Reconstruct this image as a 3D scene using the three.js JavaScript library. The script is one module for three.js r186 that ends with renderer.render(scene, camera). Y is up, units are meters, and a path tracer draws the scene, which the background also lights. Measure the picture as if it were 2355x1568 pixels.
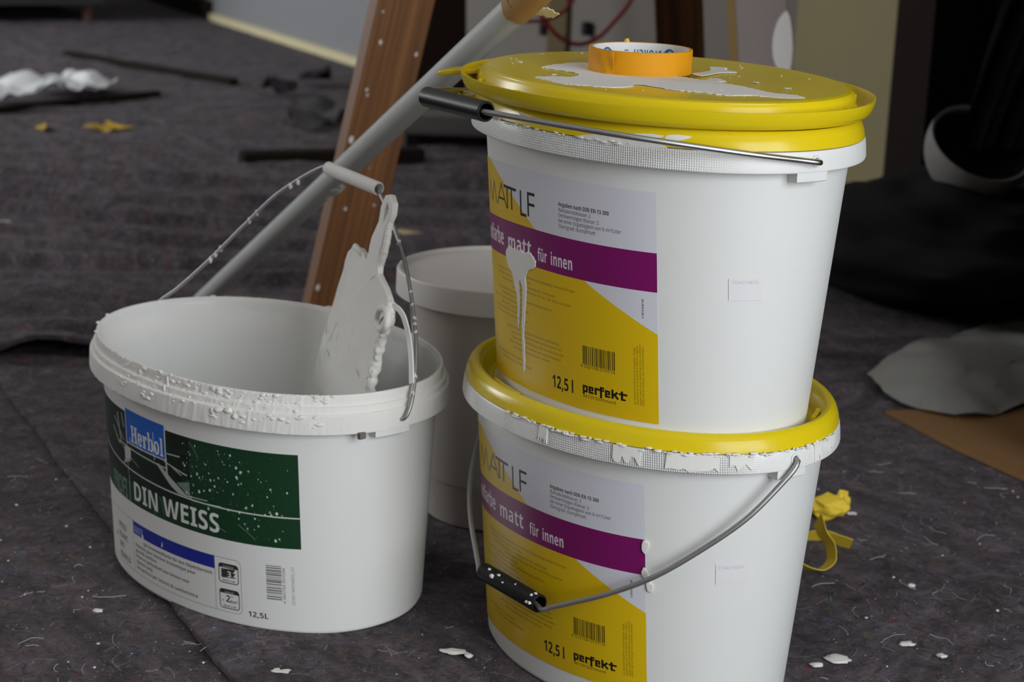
import * as THREE from 'three';
import { mergeGeometries } from 'three/addons/utils/BufferGeometryUtils.js';
import { TessellateModifier } from 'three/addons/modifiers/TessellateModifier.js';
import { ImprovedNoise } from 'three/addons/math/ImprovedNoise.js';
import { RoundedBoxGeometry } from 'three/addons/geometries/RoundedBoxGeometry.js';
import { RectAreaLightUniformsLib } from 'three/addons/lights/RectAreaLightUniformsLib.js';

// ------------------------------------------------------------------ camera, sky, exposure
const scene = new THREE.Scene();
const camera = new THREE.PerspectiveCamera(20.85, 2355 / 1568, 0.05, 60);
camera.position.set(0, 0.6515, 0);
camera.rotation.order = 'YXZ';
camera.rotation.set(-0.26193, 0, 0.03758);
camera.focus = 1.36;
camera.userData.fStop = 9.5;
scene.background = new THREE.Color(0.80, 0.92, 1.0);   // overcast daylight outside
// daylight comes in through two windows with bright frosted panes: a low one near the camera on the right, one far down the left wall
const DAY = { near: 5.8, far: 12.5, glow: 2.0, colour: new THREE.Color(0.92, 0.965, 1.0) };
RectAreaLightUniformsLib.init();
const renderer = new THREE.WebGLRenderer({ antialias: true });
renderer.toneMapping = THREE.LinearToneMapping;
renderer.toneMappingExposure = 1.0;
renderer.shadowMap.enabled = true;

// ------------------------------------------------------------------ helpers
const V = (x, y, z) => new THREE.Vector3(x, y, z);
const rad = (d) => (d * Math.PI) / 180;
const noise = new ImprovedNoise();
const N3 = (x, y, z = 0) => noise.noise(x + 31.7, y + 11.3, z + 5.1);
const fbm = (x, y, z = 0) => N3(x, y, z) + 0.5 * N3(2.1 * x, 2.1 * y, 2.1 * z + 3) + 0.25 * N3(4.3 * x, 4.3 * y, 4.3 * z + 7);
let seed = 20231;
const rnd = () => { seed = (seed + 0x6d2b79f5) | 0; let t = Math.imul(seed ^ (seed >>> 15), 1 | seed); t = (t + Math.imul(t ^ (t >>> 7), 61 | t)) ^ t; return ((t ^ (t >>> 14)) >>> 0) / 4294967296; };
const rr = (a, b) => a + (b - a) * rnd();
const smooth = (a, b, x) => { const t = Math.min(1, Math.max(0, (x - a) / (b - a))); return t * t * (3 - 2 * t); };
const names = {};
function numbered(n) { names[n] = (names[n] || 0) + 1; return names[n] === 1 ? n : n + '_' + String(names[n] - 1).padStart(3, '0'); }
function mesh(name, geo, mat, parent = scene) {
  const m = new THREE.Mesh(geo, mat);
  m.name = parent === scene ? numbered(name) : name;
  m.castShadow = m.receiveShadow = true;
  parent.add(m);
  return m;
}
function tag(o, label, category, group, kind) {
  o.userData.label = label; o.userData.category = category;
  if (group) o.userData.group = group;
  if (kind) o.userData.kind = kind;
  return o;
}
function thing(name, label, category, pos = [0, 0, 0], turn = 0, group) {
  const g = new THREE.Group(); g.name = numbered(name); g.position.set(...pos); g.rotation.y = turn;
  scene.add(g); return tag(g, label, category, group);
}
function struct(name, geo, mat, label) { const m = mesh(name, geo, mat); m.userData.kind = 'structure'; if (label) m.userData.label = label; return m; }
const std = (o) => new THREE.MeshStandardMaterial(o);
const phys = (o) => new THREE.MeshPhysicalMaterial(o);
const lin = (r, g, b) => new THREE.Color().setRGB(r, g, b);
function canvas(w, h, draw) { const c = document.createElement('canvas'); c.width = w; c.height = h; draw(c.getContext('2d'), w, h); return c; }
function tex(c, { srgb = true, wrap = false, rep = [1, 1] } = {}) {
  const t = new THREE.CanvasTexture(c);
  if (srgb) t.colorSpace = THREE.SRGBColorSpace;
  if (wrap) t.wrapS = t.wrapT = THREE.RepeatWrapping;
  t.repeat.set(...rep); return t;
}
// smooth normals with hard edges where faces meet at more than the angle a
function crease(geo, a = 0.6) {
  const g = geo.index ? geo.toNonIndexed() : geo.clone(), p = g.attributes.position.array, nf = p.length / 9, fn = new Float32Array(nf * 3), un = new Float32Array(nf * 3), ids = new Int32Array(nf * 3), map = new Map(), near = [];
  for (let f = 0; f < nf; f++) {
    const o = f * 9, ax = p[o + 3] - p[o], ay = p[o + 4] - p[o + 1], az = p[o + 5] - p[o + 2], bx = p[o + 6] - p[o], by = p[o + 7] - p[o + 1], bz = p[o + 8] - p[o + 2];
    const x = ay * bz - az * by, y = az * bx - ax * bz, z = ax * by - ay * bx, l = Math.hypot(x, y, z) || 1e-30;
    fn.set([x, y, z], f * 3); un.set([x / l, y / l, z / l], f * 3);
    for (let k = 0; k < 3; k++) { const q = o + k * 3, key = Math.round(p[q] * 4e5) + '_' + Math.round(p[q + 1] * 4e5) + '_' + Math.round(p[q + 2] * 4e5); let id = map.get(key); if (id === undefined) { id = near.length; map.set(key, id); near.push([]); } ids[f * 3 + k] = id; near[id].push(f); }
  }
  const c = Math.cos(a), n = new Float32Array(p.length);
  for (let f = 0; f < nf; f++) for (let k = 0; k < 3; k++) {
    let x = 0, y = 0, z = 0; const u = un[f * 3], v = un[f * 3 + 1], w = un[f * 3 + 2];
    for (const q of near[ids[f * 3 + k]]) if (q === f || u * un[q * 3] + v * un[q * 3 + 1] + w * un[q * 3 + 2] > c) { x += fn[q * 3]; y += fn[q * 3 + 1]; z += fn[q * 3 + 2]; }
    const l = Math.hypot(x, y, z) || 1; n.set([x / l, y / l, z / l], f * 9 + k * 3);
  }
  g.setAttribute('normal', new THREE.BufferAttribute(n, 3));
  return g;
}
const bare = (g) => { g.deleteAttribute('uv'); g.deleteAttribute('normal'); return g.index ? g.toNonIndexed() : g; };
const join = (list, a = 0.7) => { const g = mergeGeometries(list.map((x) => { const y = (x.index ? x.toNonIndexed() : x.clone()); for (const k of Object.keys(y.attributes)) if (k !== 'position' && k !== 'uv') y.deleteAttribute(k); return y; })); return crease(g, a); };
const noUv = (g) => { g.deleteAttribute('uv'); return g; };
function tube(points, r, seg = 60, rs = 10, closed = false) { return new THREE.TubeGeometry(new THREE.CatmullRomCurve3(points, closed, 'centripetal'), seg, r, rs, closed); }
// a 2-D outline with thickness, cut fine enough to follow a curved map (x, y, depth) -> point
function warp(outline, depth, bevel, edge, map, holes = []) {
  const sh = new THREE.Shape(outline.map(([x, y]) => new THREE.Vector2(x, y)));
  for (const h of holes) sh.holes.push(new THREE.Path(h.map(([x, y]) => new THREE.Vector2(x, y))));
  let g = new THREE.ExtrudeGeometry(sh, { depth, bevelEnabled: bevel > 0, bevelThickness: bevel, bevelSize: bevel, bevelOffset: -bevel, bevelSegments: 2, curveSegments: 4 });
  g = new TessellateModifier(edge, 7).modify(g.index ? g.toNonIndexed() : g);
  const p = g.attributes.position;
  for (let i = 0; i < p.count; i++) { const q = map(p.getX(i), p.getY(i), p.getZ(i)); p.setXYZ(i, q.x, q.y, q.z); }
  g.deleteAttribute('uv'); g.deleteAttribute('normal');
  return crease(g, 0.9);
}
// a rounder, ragged version of an outline
function ragged(outline, amp, freq, sub = 8) {
  const c = new THREE.CatmullRomCurve3(outline.map(([x, y]) => V(x, y, 0)), true, 'centripetal'), n = outline.length * sub, out = [];
  for (let i = 0; i < n; i++) { const p = c.getPoint(i / n), q = c.getTangent(i / n), a = amp * fbm(p.x * freq, p.y * freq, 1.7); out.push([p.x - q.y * a, p.y + q.x * a]); }
  return out;
}
function blob(x, y, z, rx, ry, rz, amp = 0.25, fr = 1.6, det = 2) {
  const g = bare(new THREE.IcosahedronGeometry(1, det)), p = g.attributes.position, o = rnd() * 50;
  for (let i = 0; i < p.count; i++) { const k = 1 + amp * fbm(p.getX(i) * fr + o, p.getY(i) * fr, p.getZ(i) * fr); p.setXYZ(i, x + p.getX(i) * k * rx, y + p.getY(i) * k * ry, z + p.getZ(i) * k * rz); }
  return g;
}

// ------------------------------------------------------------------ ovals (bucket and lid shapes)
const spow = (c, e) => Math.sign(c) * Math.pow(Math.abs(c), e);
// profile: [inset, height] from outside bottom round to inside; optional dent(t, i) -> extra [out, up]
function ovalLoft(A, B, n, profile, { t0 = 0, t1 = 360, seg = 160, dent = null, angle = 0.6, uv = false, cap = false } = {}) {
  const pos = [], idx = [], uvs = [], closed = t1 - t0 >= 360, cols = seg + 1;
  let L = 0;
  for (let i = 0; i < profile.length; i++) {
    const [k, y] = profile[i];
    if (i) L += Math.hypot(k - profile[i - 1][0], y - profile[i - 1][1]);
    let arc = 0, px, pz;
    for (let j = 0; j < cols; j++) {
      const t = rad(t0 + ((t1 - t0) * j) / seg), d = dent ? dent(t, y, i) : [0, 0];
      const x = (A - k + d[0]) * spow(Math.cos(t), 2 / n), z = (B - k + d[0]) * spow(Math.sin(t), 2 / n);
      if (j) arc += Math.hypot(x - px, z - pz);
      px = x; pz = z;
      pos.push(x, y + d[1], z); uvs.push(arc, L);
    }
  }
  for (let i = 0; i + 1 < profile.length; i++) for (let j = 0; j < seg; j++) {
    const a = i * cols + j, b = a + 1, c = a + cols, d = c + 1;
    idx.push(a, c, b, b, c, d);
  }
  if (!closed && cap) for (const j of [0, seg]) {   // close the two ends of a part ring
    const m = profile.length;
    for (let i = 1; i + 1 < m; i++) { const a = j, b = i * cols + j, c = (i + 1) * cols + j; j ? idx.push(a, c, b) : idx.push(a, b, c); }
  }
  const g = new THREE.BufferGeometry();
  g.setAttribute('position', new THREE.Float32BufferAttribute(pos, 3));
  if (uv) g.setAttribute('uv', new THREE.Float32BufferAttribute(uvs, 2));
  g.setIndex(idx);
  return crease(g, angle);
}
// a bucket wall that prints and drips are laid on: base inset k(h)
function wall(A, B, n, taper, H) {
  const kh = (h) => taper * (1 - h / H);
  const pt = (t, h, off = 0) => { const k = kh(h) - off; return V((A - k) * spow(Math.cos(t), 2 / n), h, (B - k) * spow(Math.sin(t), 2 / n)); };
  const M = 700, T0 = -1.2, T1 = 4.4, tables = new Map();
  const table = (h) => { const key = Math.round(h * 500); if (!tables.has(key)) { const a = [0]; let q = pt(T0, key / 500); for (let i = 1; i <= M; i++) { const p = pt(T0 + ((T1 - T0) * i) / M, key / 500); a.push(a[i - 1] + p.distanceTo(q)); q = p; } const c = ((Math.PI / 2 - T0) / (T1 - T0)) * M, ci = Math.floor(c); tables.set(key, { a, mid: a[ci] + (a[ci + 1] - a[ci]) * (c - ci) }); } return tables.get(key); };
  // s: metres along the wall from the middle of the broad side, towards the right-hand handle
  const at = (s, h, off = 0) => { const { a, mid } = table(h), want = mid - s; let lo = 0, hi = M; while (hi - lo > 1) { const m = (lo + hi) >> 1; a[m] <= want ? (lo = m) : (hi = m); } const f = (want - a[lo]) / (a[hi] - a[lo]); return pt(T0 + ((T1 - T0) * (lo + f)) / M, h, off); };
  return { pt, at };
}
// a printed sheet lying on a bucket wall, uv over its whole face
function printSheet(w, s0, s1, h0, h1, off, droop = () => 0, nx = 90, ny = 14) {
  const pos = [], uv = [], idx = [];
  for (let j = 0; j <= ny; j++) for (let i = 0; i <= nx; i++) { const s = s0 + ((s1 - s0) * i) / nx, h = h0 + ((h1 - h0) * j) / ny, q = w.at(s, h + droop(s), off); pos.push(q.x, q.y, q.z); uv.push(i / nx, j / ny); }
  for (let j = 0; j < ny; j++) for (let i = 0; i < nx; i++) { const a = j * (nx + 1) + i; idx.push(a, a + 1, a + nx + 1, a + 1, a + nx + 2, a + nx + 1); }
  const g = new THREE.BufferGeometry();
  g.setAttribute('position', new THREE.Float32BufferAttribute(pos, 3)); g.setAttribute('uv', new THREE.Float32BufferAttribute(uv, 2)); g.setIndex(idx); g.computeVertexNormals();
  return g;
}

// ------------------------------------------------------------------ materials
const C = { white: '#e6e7e5', yellow: lin(0.74, 0.565, 0.009) };
const M = {
  white: phys({ color: C.white, roughness: 0.42, clearcoat: 0.12, clearcoatRoughness: 0.3 }),
  yellow: phys({ color: C.yellow, roughness: 0.24, specularIntensity: 0.65 }),
  paint: std({ color: lin(0.80, 0.79, 0.76), roughness: 0.85 }),
  crust: std({ color: lin(0.78, 0.77, 0.73), roughness: 0.95 }),
  wire: std({ color: lin(0.52, 0.53, 0.54), roughness: 0.32, metalness: 1 }),
  dullWire: std({ color: lin(0.42, 0.42, 0.42), roughness: 0.5, metalness: 0.9 }),
  black: phys({ color: lin(0.010, 0.010, 0.011), roughness: 0.38, specularIntensity: 0.5 }),
  orange: phys({ color: lin(0.72, 0.31, 0.008), roughness: 0.6, specularIntensity: 0.4 }),
  tapeYellow: std({ color: lin(0.82, 0.58, 0.04), roughness: 0.7 }),
  pole: phys({ color: lin(0.60, 0.62, 0.60), roughness: 0.38, clearcoat: 0.2, clearcoatRoughness: 0.3 }),
  darkWood: phys({ color: lin(0.016, 0.008, 0.005), roughness: 0.8, specularIntensity: 0.25 }),
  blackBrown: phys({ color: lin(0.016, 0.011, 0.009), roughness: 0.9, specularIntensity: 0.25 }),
  greyWall: std({ color: lin(0.225, 0.225, 0.235), roughness: 0.95 }),
  oliveWall: std({ color: lin(0.275, 0.235, 0.125), roughness: 0.95 }),
  warmGreyWall: std({ color: lin(0.165, 0.148, 0.13), roughness: 0.95 }),
  plainWall: std({ color: lin(0.66, 0.585, 0.53), roughness: 0.95 }),
  ceiling: std({ color: lin(0.80, 0.77, 0.73), roughness: 0.95 }),
  pine: std({ color: lin(0.52, 0.40, 0.20), roughness: 0.7 }),
  greyLid: phys({ color: lin(0.80, 0.77, 0.74), roughness: 0.5 }),
  greyTub: phys({ color: lin(0.62, 0.56, 0.50), roughness: 0.5 }),
  film: phys({ color: lin(0.92, 0.93, 0.95), roughness: 0.3, transmission: 0.08, thickness: 0, clearcoat: 0.6, clearcoatRoughness: 0.2 }),
  red: phys({ color: lin(0.20, 0.008, 0.010), roughness: 0.55, specularIntensity: 0.4 }),
  darkCloth: phys({ color: lin(0.016, 0.0145, 0.016), roughness: 1, specularIntensity: 0.2 }),
};
// fine grain for walls
const grain = tex(canvas(512, 512, (c, w, h) => { const d = c.createImageData(w, h); for (let i = 0; i < w * h; i++) { const x = i % w, y = (i / w) | 0, v = 128 + 60 * N3(x / 5, y / 5) + 50 * (rnd() - 0.5); d.data.set([v, v, v, 255], i * 4); } c.putImageData(d, 0, 0); }), { srgb: false, wrap: true, rep: [3, 3] });
for (const m of [M.greyWall, M.warmGreyWall, M.oliveWall, M.plainWall]) { m.bumpMap = grain; m.bumpScale = 0.0008; }
function woodTexture(base, dark, light, sd) {
  return tex(canvas(256, 1024, (c, w, h) => {
    const d = c.createImageData(w, h);
    for (let y = 0; y < h; y++) for (let x = 0; x < w; x++) {
      const warpx = x + 9 * N3(y / 260, sd, x / 90), g = fbm(warpx / 13, y / 520, sd), f = N3(warpx / 2.3, y / 160, sd + 9);
      const k = Math.min(1, Math.max(0, 0.5 + 0.42 * g + 0.2 * f)), q = k < 0.5 ? k * 2 : (k - 0.5) * 2, a = k < 0.5 ? dark : base, b = k < 0.5 ? base : light;
      d.data.set([a[0] + (b[0] - a[0]) * q, a[1] + (b[1] - a[1]) * q, a[2] + (b[2] - a[2]) * q, 255], (y * w + x) * 4);
    }
    c.putImageData(d, 0, 0);
  }), { wrap: true });
}
const woodLeg = std({ map: woodTexture([124, 80, 40], [88, 53, 24], [158, 106, 58], 2), roughness: 0.55 });
const woodDark = phys({ map: woodTexture([66, 40, 18], [42, 25, 11], [84, 54, 26], 6), roughness: 0.75, specularIntensity: 0.25 });

// ------------------------------------------------------------------ the room, in its own axes: s along the right wall, w away from it
const P0 = [-1.502, -7.435], E1 = [0.45996, 0.88794], TH = Math.atan2(-E1[1], E1[0]);
const R = (s, w, y = 0) => V(P0[0] + E1[0] * s - E1[1] * w, y, P0[1] + E1[1] * s + E1[0] * w);
function roomBox(s0, s1, w0, w1, y0, y1, r = 0) {
  const g = r ? new RoundedBoxGeometry(s1 - s0, y1 - y0, w1 - w0, 2, r) : new THREE.BoxGeometry(s1 - s0, y1 - y0, w1 - w0);
  const c = R((s0 + s1) / 2, (w0 + w1) / 2, (y0 + y1) / 2);
  return g.rotateY(TH).translate(c.x, c.y, c.z);
}
const FAR = -0.6, NEAR = 8.6, LEFT = 4.1, CEIL = 2.55;
struct('floor', roomBox(FAR - 0.2, NEAR + 0.2, -0.9, LEFT + 0.2, -0.16, -0.012), std({ color: lin(0.12, 0.10, 0.08), roughness: 0.8 }));
struct('ceiling', roomBox(FAR - 0.2, NEAR + 0.2, -0.2, LEFT + 0.2, CEIL, CEIL + 0.15), M.ceiling);
struct('wall_far', roomBox(FAR - 0.2, FAR, -0.2, LEFT + 0.2, -0.012, CEIL), M.greyWall);
struct('wall_right', roomBox(FAR, 2.4, -0.2, 0, -0.012, CEIL), M.greyWall, 'smooth light grey wall left of the ladder leg');
struct('wall_right_005', roomBox(2.4, 4.39, -0.2, 0, -0.012, CEIL), M.warmGreyWall, 'darker warm grey wall behind the stack');  // the wall carries on here in a darker, warmer grey
struct('wall_right_002', roomBox(4.39, 4.7, -0.2, 0.004, -0.012, CEIL), M.oliveWall, 'narrow olive painted wall strip beside the dark doorway');
struct('wall_right_003', roomBox(5.72, NEAR, -0.2, 0, -0.012, CEIL), M.plainWall);
struct('wall_right_004', roomBox(4.7, 5.72, -0.2, 0, 2.06, CEIL), M.plainWall);
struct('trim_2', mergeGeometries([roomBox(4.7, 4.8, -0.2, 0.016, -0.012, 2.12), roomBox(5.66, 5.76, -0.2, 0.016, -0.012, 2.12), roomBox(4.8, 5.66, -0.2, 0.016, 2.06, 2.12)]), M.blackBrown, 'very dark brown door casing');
struct('door_1', roomBox(4.8, 5.66, -0.16, -0.12, -0.012, 2.06), M.blackBrown, 'black brown panel filling the doorway in place of the dark room beyond');  // dark panel stands in for the darkness of the room beyond
// a wall with a window in it: along = 's' (left wall) or 'w' (near end wall); [from, to, sill, top]
function windowWall(wallName, windowName, along, [a0, a1, y0, y1], strength) {
  const box = along === 's' ? (p0, p1, d0, d1, h0, h1) => roomBox(p0, p1, LEFT + d0, LEFT + d1, h0, h1) : (p0, p1, d0, d1, h0, h1) => roomBox(NEAR + d0, NEAR + d1, p0, p1, h0, h1);
  const lo = along === 's' ? FAR : -0.2, hi = along === 's' ? NEAR : LEFT + 0.2;
  struct(wallName, mergeGeometries([box(lo, a0, 0, 0.2, -0.012, CEIL), box(a1, hi, 0, 0.2, -0.012, CEIL), box(a0, a1, 0, 0.2, -0.012, y0), box(a0, a1, 0, 0.2, y1, CEIL)]), M.plainWall);
  const f = 0.05, mid = (a0 + a1) / 2, t = struct(windowName, mergeGeometries([box(a0, a0 + f, 0.05, 0.11, y0, y1), box(a1 - f, a1, 0.05, 0.11, y0, y1), box(a0 + f, a1 - f, 0.05, 0.11, y0, y0 + f), box(a0 + f, a1 - f, 0.05, 0.11, y1 - f, y1), box(mid - 0.035, mid + 0.035, 0.05, 0.11, y0 + f, y1 - f)]), M.white);
  const glow = std({ color: lin(0.6, 0.62, 0.64), roughness: 0.6, emissive: DAY.colour, emissiveIntensity: DAY.glow });
  for (const [p0, p1] of [[a0 + f, mid - 0.035], [mid + 0.035, a1 - f]]) {
    mesh('pane', box(p0, p1, 0.082, 0.09, y0 + f, y1 - f), glow, t);
    const l = new THREE.RectAreaLight(DAY.colour, strength, p1 - p0, y1 - y0 - 2 * f), c = (p0 + p1) / 2, h = (y0 + y1) / 2;
    l.position.copy(along === 's' ? R(c, LEFT + 0.076, h) : R(NEAR + 0.076, c, h)); l.lookAt(along === 's' ? R(c, LEFT - 1, h) : R(NEAR - 1, c, h)); l.name = 'daylight'; scene.add(l);
  }
}
windowWall('wall_left', 'window_2', 's', [0.5, 2.6, 0.75, 2.2], DAY.far);
windowWall('wall_near', 'window_1', 'w', [0.18, 2.0, 0.30, 1.95], DAY.near);
struct('trim_4', roomBox(-0.5, 0.85, 0, 0.02, 0, 0.07), M.blackBrown, 'dark brown strip at the foot of the far end of the grey wall');  // darker, taller strip along the wall foot
struct('trim_1', roomBox(0.85, 4.38, 0, 0.016, 0, 0.03), std({ color: lin(0.62, 0.54, 0.34), roughness: 0.7 }), 'thin pale wooden strip along the foot of the grey wall');
struct('trim_3', roomBox(3.41, 3.5, 0, 0.012, 0.017, 2.4), std({ color: lin(0.085, 0.056, 0.018), roughness: 0.8 }), 'upright yellowish brown batten on the grey wall');

// ------------------------------------------------------------------ felt floor covering
const feltCanvas = canvas(2048, 2048, (c, w, h) => {
  const d = c.createImageData(w, h);
  const P = 64, per = (x, y, f, z) => { // tileable noise from a torus
    const a = (x / w) * Math.PI * 2, b = (y / h) * Math.PI * 2; return N3(Math.cos(a) * f + z, Math.sin(a) * f + Math.cos(b) * f * 0.7, Math.sin(b) * f + z * 2); };
  const low = new Float32Array(256 * 256);
  for (let y = 0; y < 256; y++) for (let x = 0; x < 256; x++) low[y * 256 + x] = per(x * 8, y * 8, 3.2, 1) + 0.9 * per(x * 8, y * 8, 8, 4) + 0.8 * per(x * 8, y * 8, 19, 7);
  const at = (x, y) => { const fx = x / 8, fy = y / 8, x0 = fx | 0, y0 = fy | 0, u = fx - x0, v = fy - y0, g = (i, j) => low[(j & 255) * 256 + (i & 255)]; return (g(x0, y0) * (1 - u) + g(x0 + 1, y0) * u) * (1 - v) + (g(x0, y0 + 1) * (1 - u) + g(x0 + 1, y0 + 1) * u) * v; };
  for (let y = 0; y < h; y++) for (let x = 0; x < w; x++) { const k = 1 + 0.30 * at(x, y) + 0.75 * (rnd() - 0.5); d.data.set([76 * k, 69 * k, 73 * k, 255], (y * w + x) * 4); }
  c.putImageData(d, 0, 0);
  c.lineCap = 'round';
  const hairs = (n, cols, w0, w1, l0, l1, a0, a1) => {
    for (let i = 0; i < n; i++) {
      let x = rnd() * w, y = rnd() * h, an = rnd() * 6.28; const len = rr(l0, l1), st = 5, bend = rr(-0.22, 0.22);
      const pts = [[x, y]]; for (let k = 0; k < st; k++) { an += bend + rr(-0.25, 0.25); x += (Math.cos(an) * len) / st; y += (Math.sin(an) * len) / st; pts.push([x, y]); }
      c.strokeStyle = cols[(rnd() * cols.length) | 0]; c.globalAlpha = rr(a0, a1); c.lineWidth = rr(w0, w1);
      for (const ox of [-w, 0, w]) for (const oy of [-h, 0, h]) { if (x + ox < -90 || x + ox > w + 90 || y + oy < -90 || y + oy > h + 90) continue; c.beginPath(); c.moveTo(pts[0][0] + ox, pts[0][1] + oy); for (const q of pts.slice(1)) c.lineTo(q[0] + ox, q[1] + oy); c.stroke(); }
    }
  };
  hairs(2600, ['#2b2629', '#322f37', '#241f26', '#3a3034', '#2d2f36'], 8, 26, 6, 40, 0.08, 0.22);
  hairs(2400, ['#655f69', '#6f6a74', '#5d5a66', '#6a605e', '#5f6472'], 6, 20, 6, 36, 0.06, 0.2);
  hairs(9000, ['#2a2529', '#33303a', '#1d1a20', '#3a3034'], 1, 3, 6, 34, 0.2, 0.5);
  hairs(9000, ['#77717a', '#8a848e', '#65626e', '#80746f', '#727788'], 0.8, 2.2, 5, 30, 0.2, 0.55);
  hairs(1700, ['#4a2430', '#5c2a3c', '#253050', '#2a3f5e', '#55421f', '#3f2a52', '#2e4a48', '#63404c'], 1.5, 8, 5, 24, 0.2, 0.55);
  hairs(2600, ['#1a181b', '#211e22', '#17161a'], 3, 9, 6, 34, 0.15, 0.45);
  hairs(2600, ['#8f8a90', '#7f7a84', '#99949a', '#86807c'], 2, 7, 5, 26, 0.1, 0.34);
  hairs(1100, ['#7a2030', '#6e2840', '#263a78', '#2c4a70', '#74591e', '#5a2a62', '#28565a', '#7c452a'], 3, 11, 4, 20, 0.25, 0.6);
  hairs(620, ['#8c1f2c', '#8a3034', '#24468c', '#86691e', '#7a2a5c', '#2c6a6a', '#94502a', '#8a2438'], 1.2, 5, 4, 18, 0.4, 0.85);
  hairs(900, ['#c9c6c6', '#dedad6', '#aaa8b0', '#b9b2a4'], 0.8, 1.8, 8, 60, 0.25, 0.7);
  for (let i = 0; i < 900; i++) { c.globalAlpha = rr(0.4, 0.9); c.fillStyle = ['#d8d5d0', '#bdb9bb', '#efece6', '#8f8c94'][(rnd() * 4) | 0]; c.beginPath(); c.arc(rnd() * w, rnd() * h, rr(0.8, 3), 0, 7); c.fill(); }
  c.globalAlpha = 1;
});
const feltBump = canvas(1024, 1024, (c, w, h) => { c.drawImage(feltCanvas, 0, 0, w, h); });
const feltMap = tex(feltCanvas, { wrap: true, rep: [1 / 0.8, 1 / 0.8] }), feltB = tex(feltBump, { srgb: false, wrap: true, rep: [1 / 0.8, 1 / 0.8] });
M.felt = std({ map: feltMap, roughness: 1, bumpMap: feltB, bumpScale: 0.003, side: THREE.DoubleSide });
M.feltNear = std({ map: feltMap, roughness: 1, bumpMap: feltB, bumpScale: 0.003, color: lin(0.93, 0.92, 0.9) });
// long shallow creases across the far felt, fading out towards the camera
function crinkle(s, w) {
  const p = R(s, w), x = p.x, z = p.z, far = smooth(-1.95, -2.5, z) * (0.35 + 0.65 * smooth(-4.6, -3.6, z)) * smooth(0.02, 0.3, w);
  const side = 0.35 + 0.65 * smooth(0.5, -0.1, x);
  const ridge = (a, k) => { const v = 1 - Math.abs(a) * k; return v > 0 ? v * v * (3 - 2 * v) : 0; };
  const c = x + 0.3 * z, bend = 0.35 * N3(x * 1.3, z * 0.9, 4), a = N3(c * 0.55 + 3, (z + 0.10 * x + bend * 0.3) * 6.0, 2), b = N3(c * 0.9 + 9, (z - 0.08 * x) * 11 + bend, 8);
  return far * side * (0.020 * ridge(a, 5.5) + 0.010 * ridge(b, 5.5) - 0.004) + 0.0012 * fbm(x * 14, z * 14, 3);
}
function feltSheet(s0, s1, w0, w1, ds, dw, y0, lift, edge) {
  const ns = Math.ceil((s1 - s0) / ds), nw = Math.ceil((w1 - w0) / dw), pos = [], uv = [], idx = [];
  for (let i = 0; i <= ns; i++) for (let j = 0; j <= nw; j++) {
    let s = s0 + ((s1 - s0) * i) / ns, w = w0 + ((w1 - w0) * j) / nw;
    if (i === ns) s += 0.012 * N3(w * 6, 1, 2); if (j === nw) w += 0.006 * N3(s * 5, 4, 2) + 0.002 * N3(s * 40, 4, 2);
    const p = R(s, w); pos.push(p.x, y0 + crinkle(s, w) * (p.z > -2.1 ? 0.8 : 1) + lift(s, w), p.z); uv.push(p.x + 0.37 * edge, p.z + 0.21 * edge);
  }
  const at = (i, j) => i * (nw + 1) + j;
  for (let i = 0; i < ns; i++) for (let j = 0; j < nw; j++) idx.push(at(i, j), at(i, j + 1), at(i + 1, j), at(i + 1, j), at(i, j + 1), at(i + 1, j + 1));
  const skirt = (list) => { const b = pos.length / 3; list.forEach((v) => { pos.push(pos[v * 3], pos[v * 3 + 1] - 0.006, pos[v * 3 + 2]); uv.push(uv[v * 2], uv[v * 2 + 1] + 0.006); }); for (let k = 0; k + 1 < list.length; k++) idx.push(list[k], b + k, list[k + 1], list[k + 1], b + k, b + k + 1); };
  skirt(Array.from({ length: ns + 1 }, (_, i) => at(i, nw))); skirt(Array.from({ length: nw + 1 }, (_, j) => at(ns, nw - j)));
  const g = new THREE.BufferGeometry();
  g.setAttribute('position', new THREE.Float32BufferAttribute(pos, 3)); g.setAttribute('uv', new THREE.Float32BufferAttribute(uv, 2)); g.setIndex(idx); g.computeVertexNormals();
  return g;
}
const feltGroup = 'strips of grey painter\'s felt laid over the floor';
tag(mesh('floor_felt', feltSheet(4.85, NEAR - 0.03, 0.02, 1.652, 0.016, 0.016, 0, (s, w) => 0.004 * smooth(1.5, 1.65, w), 0), M.felt), 'grey flecked felt strip on which the buckets of the stack stand', 'felt', feltGroup);
tag(mesh('floor_felt', feltSheet(0.02, 5.03, 0.84, 4.08, 0.017, 0.017, 0.004, (s, w) => (0.003 + 0.022 * Math.exp(-(((w - 1.56) / 0.1) ** 2)) + 0.006 * Math.exp(-(((w - 2.1) / 0.2) ** 2))) * smooth(4.75, 5.03, s), 1), M.felt), 'creased grey felt strip far back at left, its front edge lifted behind the open bucket', 'felt', feltGroup);
tag(mesh('floor_felt', feltSheet(0.02, 5.0, 0.02, 0.88, 0.02, 0.02, 0.006, () => 0, 3), M.felt), 'grey felt strip far back along the foot of the grey wall', 'felt', feltGroup);
tag(mesh('floor_felt', feltSheet(4.6, NEAR - 0.03, 1.6, 4.08, 0.03, 0.03, -0.0055, () => 0, 2), M.feltNear), 'grey felt strip at near left tucked under the one with buckets', 'felt', feltGroup);

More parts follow.
